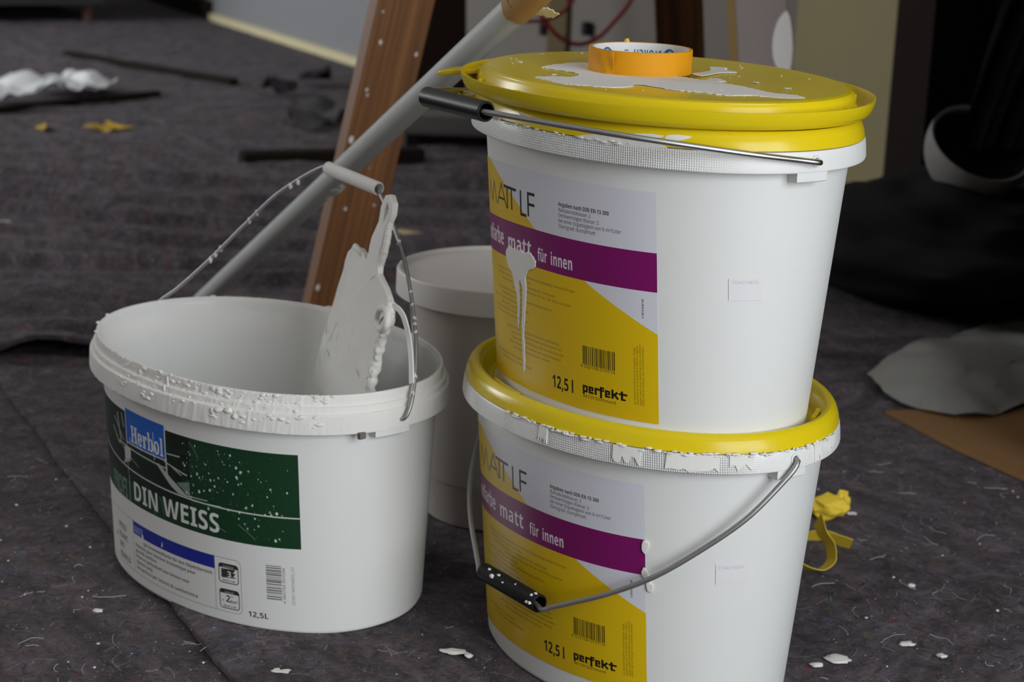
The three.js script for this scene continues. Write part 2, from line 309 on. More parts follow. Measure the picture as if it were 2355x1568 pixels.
// ------------------------------------------------------------------ prints
const FONT = 'sans-serif';
function txt(c, s, x, y, cap, { w = 0, color = '#1c1a18', bold = false, align = 'left', stretch = 1, font = FONT } = {}) {
  // cap height in pixels; w > 0 squeezes the text to that width
  c.save(); c.translate(x, y); c.fillStyle = color; c.textAlign = 'left'; c.textBaseline = 'alphabetic';
  c.font = (bold ? 'bold ' : '') + cap / 0.716 + 'px ' + font;
  const m = c.measureText(s).width, k = w > 0 ? w / m : stretch;
  c.scale(k, 1); c.fillText(s, align === 'right' ? -m : align === 'center' ? -m / 2 : 0, 0); c.restore();
}
function bars(c, x, y, w, h, color, upright = true, sd = 3) {
  c.fillStyle = color; let u = 0, q = sd; const unit = (upright ? w : h) / 95;
  while (u < 95) { q = (q * 1103515245 + 12345) % 2147483648; const b = 1 + (q >> 8) % 3; q = (q * 1103515245 + 12345) % 2147483648; const g = 1 + (q >> 9) % 3; if (u + b > 95) break; upright ? c.fillRect(x + u * unit, y, b * unit * 0.9, h) : c.fillRect(x, y + u * unit, w, b * unit * 0.9); u += b + g; }
}
const LB = { s: 0.1165, h0: 0.0185, h1: 0.1925, k: 8790 };   // the yellow label, metres on the wall
function yellowLabel(c, w, h) {
  const X = (s) => (s + LB.s) * LB.k, Y = (v) => (LB.h1 - v) * LB.k, poly = (pts, col) => { c.fillStyle = col; c.beginPath(); pts.forEach(([s, v], i) => (i ? c.lineTo(X(s), Y(v)) : c.moveTo(X(s), Y(v)))); c.fill(); };
  const YEL = '#e2bd08', PUR = '#7e1064', INK = '#191714';
  c.fillStyle = '#dcdde6'; c.fillRect(0, 0, w, h);
  poly([[-0.12, 0.2], [-0.097, 0.2], [-0.0942, 0.196], [-0.066, 0.187], [-0.0389, 0.1747], [-0.016, 0.1615], [0.0075, 0.146], [-0.12, 0.146]], YEL);
  poly([[-0.12, 0.12], [0.055, 0.12], [0.0598, 0.1168], [0.118, 0.0865], [0.118, 0.01], [-0.12, 0.01]], YEL);
  poly([[-0.12, 0.1482], [0.12, 0.1482], [0.12, 0.119], [-0.12, 0.119]], PUR);
  // thin capitals drawn with strokes
  c.strokeStyle = INK; c.lineJoin = 'miter'; c.lineWidth = 0.0016 * LB.k;
  const line = (...p) => { c.beginPath(); p.forEach(([s, v], i) => (i ? c.lineTo(X(s), Y(v)) : c.moveTo(X(s), Y(v)))); c.stroke(); };
  const b = 0.1568, t = 0.1752;
  line([-0.0915, b + 0.002], [-0.0855, t], [-0.0775, b + 0.003], [-0.0695, t], [-0.064, b + 0.002]);
  line([-0.0612, b + 0.0015], [-0.0508, t + 0.0005], [-0.0402, b + 0.0008]); line([-0.0578, b + 0.0075], [-0.0437, b + 0.007]);
  c.lineWidth = 0.0022 * LB.k;
  line([-0.0456, t - 0.0004], [-0.0225, t - 0.0012]); line([-0.0386, t - 0.001], [-0.0386, b + 0.001]); line([-0.0306, t - 0.001], [-0.0306, b + 0.001]);
  line([-0.0155, t], [-0.0155, b], [-0.0075, b]); line([-0.0048, b], [-0.0048, t - 0.0008], [0.0042, t - 0.0008]); line([-0.0048, 0.1662], [0.0037, 0.1662]);
  // band lettering
  const wt = { color: '#ece6ec', bold: true };
  txt(c, 'Wandfarbe', X(-0.119), Y(0.1272), 0.0128 * LB.k, { ...wt, w: 0.0705 * LB.k });
  txt(c, 'matt', X(-0.0407), Y(0.1258), 0.0128 * LB.k, { ...wt, w: 0.0392 * LB.k });
  txt(c, 'für', X(0.0062), Y(0.1246), 0.0096 * LB.k, { ...wt, w: 0.0115 * LB.k }); txt(c, 'innen', X(0.0216), Y(0.1244), 0.0096 * LB.k, { ...wt, w: 0.0240 * LB.k });
  // small print
  const sm = (s, h, cap, w, bold, str) => txt(c, str, X(s), Y(h), cap * LB.k, { color: INK, bold, w: w * LB.k });
  sm(0.0318, 0.1711, 0.003, 0.0475, true, 'Angaben nach DIN EN 13 300'); sm(0.0318, 0.167, 0.0028, 0.0316, false, 'Nassabriebklasse: 2'); sm(0.0317, 0.163, 0.0028, 0.0388, false, 'Deckvermögen Klasse: 2');
  sm(0.0316, 0.1589, 0.0028, 0.0577, false, 'bei einer Ergiebigkeit von 6 m²/Liter'); sm(0.0315, 0.1549, 0.0028, 0.036, false, 'Glanzgrad: stumpfmatt');
  const body = { color: '#6a5208' }, row = (h, end, str, st = -0.112) => txt(c, str, X(end), Y(h), 0.0021 * LB.k, { ...body, align: 'right', stretch: 0.82 });
  row(0.1075, 0.0472, 'Anwendungsbereich: Für matte, diffusionsfähige, gut deckende und tuchbeständige Innenbeschichtungen');
  row(0.1035, -0.004, 'auf Putz, Beton, Raufaser und tragfähigen Altanstrichen'); row(0.0997, 0.0265, 'Untergrund: sauber, trocken, fest; saugenden Untergrund U. vorbehandeln');
  row(0.0957, 0.0427, 'Die einschlägigen Vorschriften der VOB, Teil C, DIN 18 363 zu beachten'); row(0.0917, -0.012, 'Verarbeitung mit Rolle, Bürste oder Airless-Gerät');
  row(0.0877, 0.022, 'Grundbeschichtung bis 5 % mit Wasser, Schlussbeschichtung unverdünnt'); row(0.0837, -0.014, 'Nicht unter +5 °C Objekt- und Lufttemperatur verarbeiten'); row(0.0797, -0.008, 'Trockenzeit bei 20 °C etwa vier bis sechs Stunden');
  row(0.0757, -0.017, 'Werkzeuge sofort nach Gebrauch mit Wasser reinigen'); row(0.0717, -0.01, 'Lagerung kühl, aber frostfrei im gut verschlossenen Gebinde');
  row(0.0628, 0.0293, 'Hinweis: Während der Verarbeitung und Trocknung für gute Belüftung'); row(0.0588, 0.0318, 'sorgen. Essen, Trinken und Rauchen während des Gebrauchs des'); row(0.0548, 0.034, 'Produktes vermeiden. Bei Berührung mit der Haut sofort gründlich');
  row(0.0508, 0.031, 'abspülen. Nicht in Kanalisation, Gewässer oder ins Erdreich gelangen'); row(0.0468, 0.0184, 'lassen. Bei Kontakt reinigen mit Wasser und Seife'); row(0.039, -0.02, 'Nur restentleerte Gebinde zum Recycling geben'); row(0.035, -0.0055, 'Enthält Konservierungsmittel, Auskunft für Allergiker');
  bars(c, X(0.0537), Y(0.0688), 0.0292 * LB.k, 0.0145 * LB.k, INK);
  txt(c, '4 032194 010714', X(0.0512), Y(0.0516), 0.0024 * LB.k, { color: INK, w: 0.0312 * LB.k });
  txt(c, '12,5 l', X(0.0206), Y(0.0288), 0.0098 * LB.k, { color: INK, bold: true, w: 0.0236 * LB.k });
  // block logo lettering
  c.save(); c.translate(X(0.053), Y(0.0323)); c.fillStyle = INK; const u = 0.00102 * LB.k, blk = (x, y, ww, hh) => c.fillRect(x * u, -(y + hh) * u, ww * u, hh * u);
  blk(0, -1.6, 1.7, 7.1); blk(1.6, 3.9, 2.2, 1.6); blk(3, 0.9, 1.7, 4.4); blk(1.6, 0, 2.6, 1.5);                                          // p
  blk(5.4, 0, 1.7, 5.5); blk(7, 3.9, 2.6, 1.6); blk(8.4, 2.4, 1.5, 2.6); blk(7, 2.1, 2.4, 1.1); blk(7, 0, 3, 1.4);                        // e
  blk(10.9, 0, 1.8, 5.5); blk(12.6, 3.8, 2.3, 1.7);                                                                                      // r
  blk(15.6, -1.6, 1.8, 8.6); blk(17.2, 5.6, 2.2, 1.4); blk(14.6, 3.7, 4.6, 1.4);                                                         // f
  blk(19.9, 0, 1.7, 5.5); blk(21.5, 3.9, 2.6, 1.6); blk(22.9, 2.4, 1.5, 2.6); blk(21.5, 2.1, 2.4, 1.1); blk(21.5, 0, 3, 1.4);             // e
  blk(25.4, 0, 1.8, 7); c.lineWidth = 1.7 * u; c.strokeStyle = INK; c.beginPath(); c.moveTo(27 * u, -2.6 * u); c.lineTo(30.6 * u, -5.4 * u); c.moveTo(28 * u, -3.2 * u); c.lineTo(31 * u, -0.3 * u); c.stroke();  // k
  blk(33.2, 0, 1.8, 7); blk(31.6, 3.9, 6.8, 1.5); blk(34.8, 0, 2.2, 1.3); c.restore();                                                    // t
  txt(c, '44139 Dortmund', X(0.0531), Y(0.0283), 0.0025 * LB.k, { color: INK, w: 0.0296 * LB.k });
  const up = (s, h, cap, len, str) => { c.save(); c.translate(X(s), Y(h)); c.rotate(-Math.PI / 2); txt(c, str, 0, 0, cap * LB.k, { color: '#5d4a0c', w: len * LB.k }); c.restore(); };
  up(0.0988, 0.031, 0.0014, 0.044, 'Nur restentleertes Gebinde zum Recycling geben. Flüssige'); up(0.1011, 0.031, 0.0014, 0.0455, 'Materialreste bei der Sammelstelle für Altfarben / Altlacke');
  up(0.1034, 0.031, 0.0014, 0.0475, 'abgeben, eingetrocknete Materialreste als Bau- und Abbruch-'); up(0.1056, 0.031, 0.0014, 0.046, 'abfälle oder als Siedlungs- bzw. Hausmüll entsorgen.');
  c.save(); c.translate(X(0.1062), Y(0.0986)); c.rotate(-Math.PI / 2); txt(c, '# 728174-40-00/1108', 0, 0, 0.0016 * LB.k, { color: INK, bold: true, w: 0.0143 * LB.k }); c.restore();
}
const labelTex = tex(canvas(2048, 1530, yellowLabel));
labelTex.anisotropy = 8;
M.label = phys({ map: labelTex, roughness: 0.36, clearcoat: 0.25, clearcoatRoughness: 0.25 });

const WB = { s0: -0.125, s1: 0.16, h0: 0.004, h1: 0.168, k: 7186 };  // print on the open white bucket
function whitePrint(c, w, h) {
  const X = (s) => (s - WB.s0) * WB.k, Y = (v) => (WB.h1 - v) * WB.k, K = WB.k, box = (s0, s1, h0, h1, col) => { c.fillStyle = col; c.fillRect(X(s0), Y(h1), (s1 - s0) * K, (h1 - h0) * K); };
  c.fillStyle = C.white; c.fillRect(0, 0, w, h);
  box(-0.125, 0.1572, 0.0787, 0.1624, '#123b22');
  box(-0.125, 0.0535, 0.0985, 0.1624, '#0c1d13');
  const line = (pts, col, lw) => { c.strokeStyle = col; c.lineWidth = lw * K; c.beginPath(); pts.forEach(([s, v], i) => (i ? c.lineTo(X(s), Y(v)) : c.moveTo(X(s), Y(v)))); c.stroke(); };
  const poly = (pts, col) => { c.fillStyle = col; c.beginPath(); pts.forEach(([s, v], i) => (i ? c.lineTo(X(s), Y(v)) : c.moveTo(X(s), Y(v)))); c.fill(); };
  // printed picture: dim brush marks and light shards
  for (let i = 0; i < 60; i++) { c.globalAlpha = 0.25; const s = rr(-0.12, 0.05), v = rr(0.1, 0.16), l = rr(0.008, 0.03); line([[s, v], [s + l, v - l * rr(0, 0.5)]], ['#2c5a3c', '#0c1a12', '#3d5f4b'][(rnd() * 3) | 0], rr(0.0006, 0.003)); }
  c.globalAlpha = 1;
  poly([[0.009, 0.1285], [0.013, 0.1295], [0.0515, 0.108], [0.038, 0.1085], [0.028, 0.1135]], '#aeb4b0'); poly([[0.036, 0.118], [0.0525, 0.1225], [0.0525, 0.108], [0.05, 0.1105]], '#6f8577');
  poly([[-0.047, 0.129], [-0.034, 0.131], [-0.034, 0.121], [-0.046, 0.116]], '#c9cbc8'); poly([[-0.05, 0.112], [-0.035, 0.118], [-0.034, 0.121], [-0.048, 0.116]], '#a9afab');
  for (const [a, b, lw] of [[[-0.068, 0.151], [-0.047, 0.134], 0.0012], [[-0.06, 0.157], [-0.054, 0.131], 0.0018], [[-0.05, 0.159], [-0.046, 0.146], 0.0014], [[-0.074, 0.141], [-0.058, 0.128], 0.0016], [[-0.058, 0.131], [0.023, 0.1275], 0.0014], [[0.025, 0.1415], [0.042, 0.1425], 0.0012], [[0.021, 0.1335], [0.05, 0.1275], 0.0013], [[0.03, 0.1315], [0.043, 0.126], 0.001], [[-0.066, 0.133], [-0.02, 0.1165], 0.0006], [[0.0235, 0.137], [0.0245, 0.1175], 0.0022], [[-0.04, 0.16], [-0.041, 0.105], 0.0009], [[0.04, 0.109], [0.072, 0.11], 0.0009], [[0.055, 0.1065], [0.086, 0.1075], 0.001]]) line([a, b], '#b9beba', lw);
  box(-0.0418, 0.0242, 0.134, 0.166, '#d5d8d8'); box(-0.0405, 0.0226, 0.1352, 0.166, '#1c62c4');
  txt(c, 'Herbol', X(-0.0318), Y(0.1372), 0.0152 * K, { color: '#e6e9ea', bold: true, w: 0.0525 * K, font: 'serif' });
  for (let i = 0; i < 16; i++) { const s = rr(-0.036, 0.012), v = rr(0.14, 0.156); line([[s, v], [s + rr(-0.001, 0.002), v - rr(0.003, 0.011)]], '#dfe3e4', rr(0.0005, 0.0012)); }
  c.beginPath(); c.strokeStyle = '#c7d0cb'; c.lineWidth = 0.0013 * K; c.moveTo(X(-0.125), Y(0.121)); c.bezierCurveTo(X(-0.06), Y(0.1085), X(0.0), Y(0.1068), X(0.157), Y(0.1062)); c.stroke();
  c.strokeStyle = '#8fa898'; c.lineWidth = 0.0010 * K; c.font = (0.0165 / 0.716) * K + 'px ' + FONT; c.save(); c.translate(X(-0.0835), Y(0.0805)); c.scale(0.60, 1); c.strokeText('PROFI', 0, 0); c.restore();
  line([[-0.0395, 0.104], [-0.0405, 0.0795]], '#b9c3bc', 0.001);
  txt(c, 'DIN WEISS', X(-0.0335), Y(0.0832), 0.0172 * K, { color: '#dfe3df', bold: true, w: 0.118 * K });
  // scratches and spatter
  for (const [a, b] of [[[-0.006, 0.101], [0.004, 0.0795]], [[0.012, 0.099], [0.017, 0.083]], [[0.102, 0.095], [0.118, 0.0835]], [[0.078, 0.09], [0.09, 0.0855]], [[0.055, 0.158], [0.064, 0.146]]]) { line([a, [(a[0] + b[0]) / 2 + 0.001, (a[1] + b[1]) / 2], b], '#7f9587', 0.0005); }
  for (let i = 0; i < 330; i++) { const s = 0.045 + 0.105 * Math.pow(rnd(), 1.25), v = 0.158 - 0.055 * Math.pow(rnd(), 1.1) - 0.05 * smooth(0.08, 0.16, s) * rnd(), q = Math.pow(rnd(), 5) * 0.00125 + 0.00018; c.fillStyle = '#dfe4df'; c.globalAlpha = rr(0.6, 1); c.beginPath(); c.ellipse(X(s), Y(v), q * K * 0.9, q * K * rr(1, 1.3), 0, 0, 7); c.fill(); }
  c.globalAlpha = 1;
  // information box
  const G = '#77736c', D = '#34322e';
  c.strokeStyle = G; c.lineWidth = 0.0004 * K; c.beginPath(); c.roundRect(X(-0.118), Y(0.0615), (0.1028 + 0.118) * K, (0.0615 - 0.0125) * K, 0.005 * K); c.stroke();
  line([[0.0766, 0.0615], [0.0766, 0.0125]], G, 0.0004); line([[-0.0385, 0.0615], [-0.0385, 0.0125]], G, 0.0004);
  box(-0.0375, 0.0766, 0.0498, 0.0616, '#1f2c9a'); box(-0.0375, -0.0215, 0.0498, 0.0585, '#3d4cae'); txt(c, 'MATT', X(-0.0358), Y(0.0515), 0.0062 * K, { color: '#9aa4d8', bold: true, w: 0.0165 * K });
  poly([[-0.0185, 0.0498], [-0.0185, 0.0525], [-0.0215, 0.0545], [-0.0215, 0.0498]], C.white); poly([[0.010, 0.0508], [0.0125, 0.0528], [0.0118, 0.0575], [0.0108, 0.0545]], '#dfe2ea');
  const rowt = (s0, s1, v, str) => txt(c, str, X(s0), Y(v), 0.0031 * K, { color: D, bold: true, w: (s1 - s0) * K });
  rowt(-0.0195, 0.0738, 0.0438, 'ige Innenwandfarbe für den Objektbereich'); rowt(-0.0345, 0.0545, 0.0385, 'Peinture pour intérieur économique pour'); rowt(-0.0345, 0.0015, 0.0333, 'grands ateliers');
  rowt(-0.0345, 0.0465, 0.028, 'Muur-en plafondverf voor binnen voor'); rowt(-0.0345, -0.006, 0.0228, 'algemeen nuttig'); rowt(-0.0345, 0.0562, 0.0172, 'Idropittura per interni di cantieristica');
  for (const [i, t] of ['WEISS', 'BLANC', 'WIT', 'BIANCO'].entries()) txt(c, t, X(-0.0755), Y(0.0445 - 0.0096 * i), 0.0056 * K, { color: D, bold: true, stretch: 0.92 });
  poly([[-0.087, 0.0325], [-0.0845, 0.0375], [-0.082, 0.0325]], D);
  for (const [y0, kind] of [[0.0565, 0], [0.033, 1]]) {
    c.strokeStyle = D; c.lineWidth = 0.0008 * K; c.beginPath(); c.roundRect(X(0.081), Y(y0), 0.0192 * K, 0.0172 * K, 0.0028 * K); c.stroke();
    c.fillStyle = D; c.beginPath(); c.roundRect(X(0.081), Y(y0), 0.0192 * K, 0.0036 * K, [0.0028 * K, 0.0028 * K, 0, 0]); c.fill();
    txt(c, kind ? 'Deckkraft' : 'Nassabrieb', X(0.0906), Y(y0 - 0.0031), 0.0018 * K, { color: '#c9c6bf', align: 'center', stretch: 0.85 });
    if (kind) { txt(c, '2', X(0.0868), Y(y0 - 0.0113), 0.0062 * K, { color: D, bold: true }); txt(c, 'bei', X(0.0915), Y(y0 - 0.0065), 0.0016 * K, { color: D }); txt(c, '6m²', X(0.0913), Y(y0 - 0.0118), 0.0028 * K, { color: D, bold: true }); txt(c, 'Kl.', X(0.083), Y(y0 - 0.0112), 0.002 * K, { color: D }); }
    else { for (let i = 0; i < 9; i++) line([[0.083 + 0.0004 * (i % 3), y0 - 0.0052 - 0.0009 * i], [0.0975 - 0.0007 * (i % 4), y0 - 0.0042 - 0.0009 * i]], D, 0.0009); txt(c, '3', X(0.0893), Y(y0 - 0.0118), 0.0056 * K, { color: '#e4e3de', bold: true }); }
    txt(c, 'DIN EN 13 300', X(0.0906), Y(y0 - 0.0160), 0.0015 * K, { color: D, bold: true, align: 'center', stretch: 0.9 });
  }
  txt(c, '12,5L', X(0.1082), Y(0.0126), 0.0049 * K, { color: D, bold: true, w: 0.0188 * K });
  bars(c, X(0.1262), Y(0.0622), 0.0135 * K, 0.032 * K, '#4c4a46', false, 11);
  const up = (s, v, cap, len, str, col) => { c.save(); c.translate(X(s), Y(v)); c.rotate(-Math.PI / 2); txt(c, str, 0, 0, cap * K, { color: col, w: len * K }); c.restore(); };
  up(0.1427, 0.0285, 0.0022, 0.0325, '4 085700 057204', D); up(0.1505, 0.027, 0.0026, 0.0355, '5203857 IWDIPNWISG_CLP', '#8f8d88');
}
const whiteTex = tex(canvas(2048, 1178, whitePrint));
whiteTex.anisotropy = 8;
M.whitePrint = phys({ map: whiteTex, roughness: 0.42, clearcoat: 0.12, clearcoatRoughness: 0.3 });
function studs(len, ends, filled = []) {   // height map of a stretch of rim, metres along and across
  const W0 = 2048, H0 = 256, S = 0.0292, t = tex(canvas(W0, H0, (c, w, h) => {
    const d = c.createImageData(w, h);
    for (let y = 0; y < h; y++) for (let x = 0; x < w; x++) {
      const a = (x / w) * len, b = (y / h) * S, q = (v) => 0.5 - 0.5 * Math.cos((v / 0.00172) * Math.PI * 2), k = smooth(0.0, ends[0], a) * smooth(len, len - ends[1], a);
      let f = k; for (const [u0, u1] of filled) f *= 1 - smooth(u0 - 0.002, u0, a) * smooth(u1 + 0.002, u1, a) * 0.85;
      const v = 255 * f * Math.min(1, 1.7 * q(a) * q(b)); d.data.set([v, v, v, 255], (y * w + x) * 4);
    }
    c.putImageData(d, 0, 0);
  }), { srgb: false, wrap: true, rep: [1 / len, 1 / S] });
  return phys({ color: C.white, roughness: 0.4, bumpMap: t, bumpScale: 0.0007, clearcoat: 0.15, clearcoatRoughness: 0.3 });
}

// ------------------------------------------------------------------ wire handles
// points [a, b] in the plane of the handle: a along the bucket, b away from it; tilt lifts the plane
const bailPoint = (y, tilt) => ([a, b, o = 0]) => V(a, y + b * Math.sin(tilt) + o * Math.cos(tilt), b * Math.cos(tilt) - o * Math.sin(tilt));
function gripTube(p, q, r, ri) {
  const L = p.distanceTo(q), g = new THREE.LatheGeometry([[ri, 0], [r - 0.0006, 0], [r, 0.0006], [r, L - 0.0006], [r - 0.0006, L], [ri, L], [ri, 0]].map(([x, y]) => new THREE.Vector2(x, y)), 36);
  g.applyQuaternion(new THREE.Quaternion().setFromUnitVectors(V(0, 1, 0), q.clone().sub(p).normalize())); g.translate(p.x, p.y, p.z);
  return crease(noUv(g), 0.6);
}

// ------------------------------------------------------------------ yellow-lidded buckets
const Y = { A: 0.175, B: 0.1356, n: 2.015, k: 0.012, taper: 0.0164, hb: 0.2113 };
const yWall = wall(Y.A - Y.k, Y.B - Y.k, Y.n, Y.taper, Y.hb);
const droop = (s) => (s < 0.02 ? -0.41 * (0.02 - s) ** 2 : 0);
const yBody = ovalLoft(Y.A, Y.B, Y.n, [[0.125, 0.004], [0.037, 0.0035], [0.034, 0], [0.0305, 0.001], [0.0286, 0.0045], [0.0204, 0.108], [0.012, 0.2113], [0.012, 0.2262]], { seg: 200 });
const rimProfile = [[0.0122, 0.2112], [0.0016, 0.2112], [0.0004, 0.2118], [0, 0.2130], [0.0007, 0.2205], [0.0014, 0.2250], [0.0022, 0.2264], [0.004, 0.2267], [0.0122, 0.2267]];
const tabProfile = [[0.0122, 0.2046], [0.0016, 0.2046], [0.0006, 0.2054], [0.0006, 0.2122], [0.0122, 0.2122]];
function yellowBucket(label, pos, yaw, { w0, w1, labelShift, bail, tilt, grip, wireMat, gripMat, studMat }) {
  const t = thing('paint_bucket', label, 'bucket', pos, -yaw);
  const body = mesh('body', yBody, M.white, t);
  mesh('rim', ovalLoft(Y.A, Y.B, Y.n, rimProfile, { t0: w1, t1: 360 + w0, seg: 170, uv: true }), M.white, t);
  mesh('ribbed_band', ovalLoft(Y.A, Y.B, Y.n, rimProfile, { t0: w0, t1: w1, seg: 90, uv: true }), studMat, t).userData.label = 'stretch of rim moulded with rows of small square studs';
  for (const m of [0, 180]) mesh('handle_lug', ovalLoft(Y.A, Y.B, Y.n, tabProfile, { t0: m - 5, t1: m + 6.5, seg: 12, cap: true }), M.white, t);
  const lab = mesh('label', printSheet(yWall, -LB.s, LB.s, LB.h0, LB.h1, 0.0002, droop), M.label, t);
  lab.position.y = labelShift; lab.userData.label = 'yellow, white and purple paper label with black lettering';
  const bp = bailPoint(0.2195, tilt);
  const wire = mesh('wire_handle', tube(bail.map(bp), 0.0021, 160, 12), wireMat, t);
  mesh('grip', gripTube(bp(grip[0]), bp(grip[1]), 0.0074, 0.0059), gripMat, wire).userData.label = 'black plastic tube grip';
  for (const m of [1, -1]) { const hole = mesh('handle_hole', new THREE.TorusGeometry(0.0034, 0.0011, 8, 20).rotateY(Math.PI / 2), M.white, t); hole.position.set(m * (Y.A - 0.0006), 0.2195, 0); }
  return { t, body, lab, wire };
}
const low = yellowBucket('lower white bucket of the stack, its wire handle hanging down across the yellow label', [0.1108, 0, -1.4466], 0.9459, {
  w0: 8, w1: 93, studMat: studs(0.205, [0.05, 0.02]), labelShift: 0.0022, tilt: rad(-47.5), wireMat: M.dullWire, gripMat: M.black,
  bail: [[0.171, 0], [0.1775, 0.0002], [0.1795, 0.006], [0.1765, 0.026], [0.1675, 0.058], [0.1465, 0.0955], [0.123, 0.128], [0.094, 0.155], [0.062, 0.178], [0.049, 0.187], [0.043, 0.1915], [0.036, 0.1905], [0.02, 0.188], [0, 0.1875], [-0.02, 0.188], [-0.036, 0.1905], [-0.043, 0.1915], [-0.049, 0.187], [-0.062, 0.178], [-0.094, 0.155], [-0.123, 0.128], [-0.1465, 0.0955], [-0.1675, 0.058], [-0.1765, 0.026], [-0.1795, 0.006], [-0.1775, 0.0002], [-0.171, 0]],
  grip: [[0.037, 0.1885], [-0.04, 0.1885]],
});
const upp = yellowBucket('upper white bucket standing on the lower one, its black gripped handle raised to the side', [0.1105, 0.2251, -1.4326], 0.977, {
  w0: 20, w1: 104, studMat: studs(0.205, [0.10, 0.03]), labelShift: 0, tilt: rad(7.6), wireMat: M.wire, gripMat: M.black,
  bail: [[0.171, 0], [0.1785, 0], [0.1815, 0.003], [0.1785, 0.018], [0.1695, 0.056], [0.1485, 0.0955], [0.124, 0.130], [0.094, 0.158], [0.062, 0.180], [0.0505, 0.187], [0.0455, 0.1915], [0.038, 0.193], [0.02, 0.193], [0, 0.193], [-0.02, 0.193], [-0.04, 0.193], [-0.0475, 0.1915], [-0.0525, 0.187], [-0.064, 0.180], [-0.094, 0.158], [-0.124, 0.130], [-0.1485, 0.0955], [-0.1695, 0.056], [-0.1785, 0.018], [-0.1815, 0.003], [-0.1785, 0], [-0.171, 0]],
  grip: [[0.0385, 0.19], [-0.0425, 0.19]],
});
{
  const bp = bailPoint(0.2195, rad(-47.5)), up = (a, b, o) => bp([a, b, o]), gp = [];
  for (const [a, o, q, r] of [[0.034, 0.0066, 0.004, 0.0022], [0.031, 0.0071, -0.002, 0.002], [0.030, 0.0064, 0.0045, 0.0018], [0.033, 0.0060, -0.0048, 0.0018], [-0.02, 0.0072, 0.001, 0.003], [-0.014, 0.0070, -0.0025, 0.002], [-0.005, 0.0072, 0.001, 0.0015], [0.008, 0.0066, -0.003, 0.0012], [-0.028, 0.0068, -0.003, 0.0018]]) { const p = up(a, 0.1885 + q, o); gp.push(blob(p.x, p.y, p.z, r * 0.85, r * 0.55, r * 0.7, 0.5, 1.8, 1)); }
  const m = mesh('dried_paint_crumbs', join(gp, 1.2), M.crust, low.wire); m.userData.kind = 'stuff';
}
// dried drips on the upper label and crumbs along the rims
const onWall = (off) => (x, y, z) => yWall.at(x, y, off + z);
const drip = mesh('dried_drip', warp(ragged([[-0.0431, 0.1206], [-0.0365, 0.1276], [-0.0330, 0.1262], [-0.0262, 0.1275], [-0.0225, 0.1255], [-0.0162, 0.1288], [-0.0115, 0.1262], [-0.0062, 0.1290], [0.0012, 0.1265], [0.0039, 0.1225], [0.0015, 0.1172], [-0.0062, 0.1146], [-0.0100, 0.1095], [-0.0100, 0.0975], [-0.0112, 0.0872], [-0.0152, 0.0647], [-0.0150, 0.0513], [-0.0158, 0.0333], [-0.0175, 0.0300], [-0.0180, 0.0461], [-0.0185, 0.0629], [-0.0165, 0.0820], [-0.0162, 0.1000], [-0.0195, 0.1040], [-0.0205, 0.0900], [-0.0222, 0.0720], [-0.0238, 0.0640], [-0.0245, 0.0759], [-0.0250, 0.0899], [-0.0291, 0.099], [-0.0330, 0.1071], [-0.0410, 0.1122]], 0.0011, 420, 7), 0.0004, 0.0004, 0.005, onWall(0.0002)), M.paint, upp.t);
drip.userData.label = 'white paint splash running down the label';
for (const [pts, b] of [[[[0.1155, 0.150], [0.1195, 0.148], [0.1185, 0.142], [0.1165, 0.139], [0.1140, 0.142]], low], [[[0.1155, 0.128], [0.1185, 0.124], [0.1195, 0.117], [0.1225, 0.114], [0.1215, 0.108], [0.1180, 0.109], [0.1165, 0.117], [0.1135, 0.122]], low]])
  mesh('dried_drip', warp(ragged(pts, 0.0004, 300, 4), 0.0006, 0.0005, 0.005, onWall(0.0004)), M.paint, b.t);
function rimCrumbs(parent, A, B, n, list, name = 'dried_paint_crumbs') { const g = list.map(([t, y, k, rx, ry]) => { const a = rad(t), e = blob(0, 0, 0, rx, ry, rx * 0.6, 0.35, 1.5, 1); e.rotateY(Math.PI / 2 - a); return e.translate((A - k) * spow(Math.cos(a), 2 / n), y, (B - k) * spow(Math.sin(a), 2 / n)); }); const m = mesh(name, join(g, 1.2), M.crust, parent); m.userData.kind = 'stuff'; return m; }
rimCrumbs(low.t, Y.A, Y.B, Y.n, Array.from({ length: 120 }, () => [rr(-22, 92), 0.2266 + rr(-0.001, 0.0014), rr(0.0, 0.002), rr(0.0008, 0.0034), rr(0.0004, 0.0011)]));
rimCrumbs(upp.t, Y.A, Y.B, Y.n, Array.from({ length: 34 }, () => [rr(52, 112), 0.2266 + rr(-0.0008, 0.001), rr(0.0, 0.002), rr(0.0008, 0.003), rr(0.0003, 0.0009)]));
// flat films of dried paint over the lower rim band
for (const [a0, a1, hh] of [[48, 56, 1], [26, 41, 1], [15, 23, 0.9], [76, 79, 1], [-24, -17, 1], [-13, -9, 1.1]]) {
  const pts = []; const m = 9; for (let i = 0; i <= m; i++) pts.push([a0 + ((a1 - a0) * i) / m, 0.2266]); for (let i = m; i >= 0; i--) pts.push([a0 + ((a1 - a0) * (i + 0.5 * N3(i, a0))) / m, 0.2266 - 0.0150 * hh * (0.72 + 0.5 * N3(i * 0.6, a0 * 3))]);
  mesh('dried_drip', warp(pts.map(([x, y]) => [x / 400, y]), 0.0005, 0.0004, 0.006, (x, y, z) => { const t = rad(x * 400), k = (0.2267 - Math.min(y, 0.2262)) > 0.0135 ? 0.0002 : 0.0012 * smooth(0.213, 0.2262, y); return V((Y.A - k + z + 0.0001) * spow(Math.cos(t), 2 / Y.n), Math.max(y, 0.2108), (Y.B - k + z + 0.0001) * spow(Math.sin(t), 2 / Y.n)); }), M.paint, low.t);
}
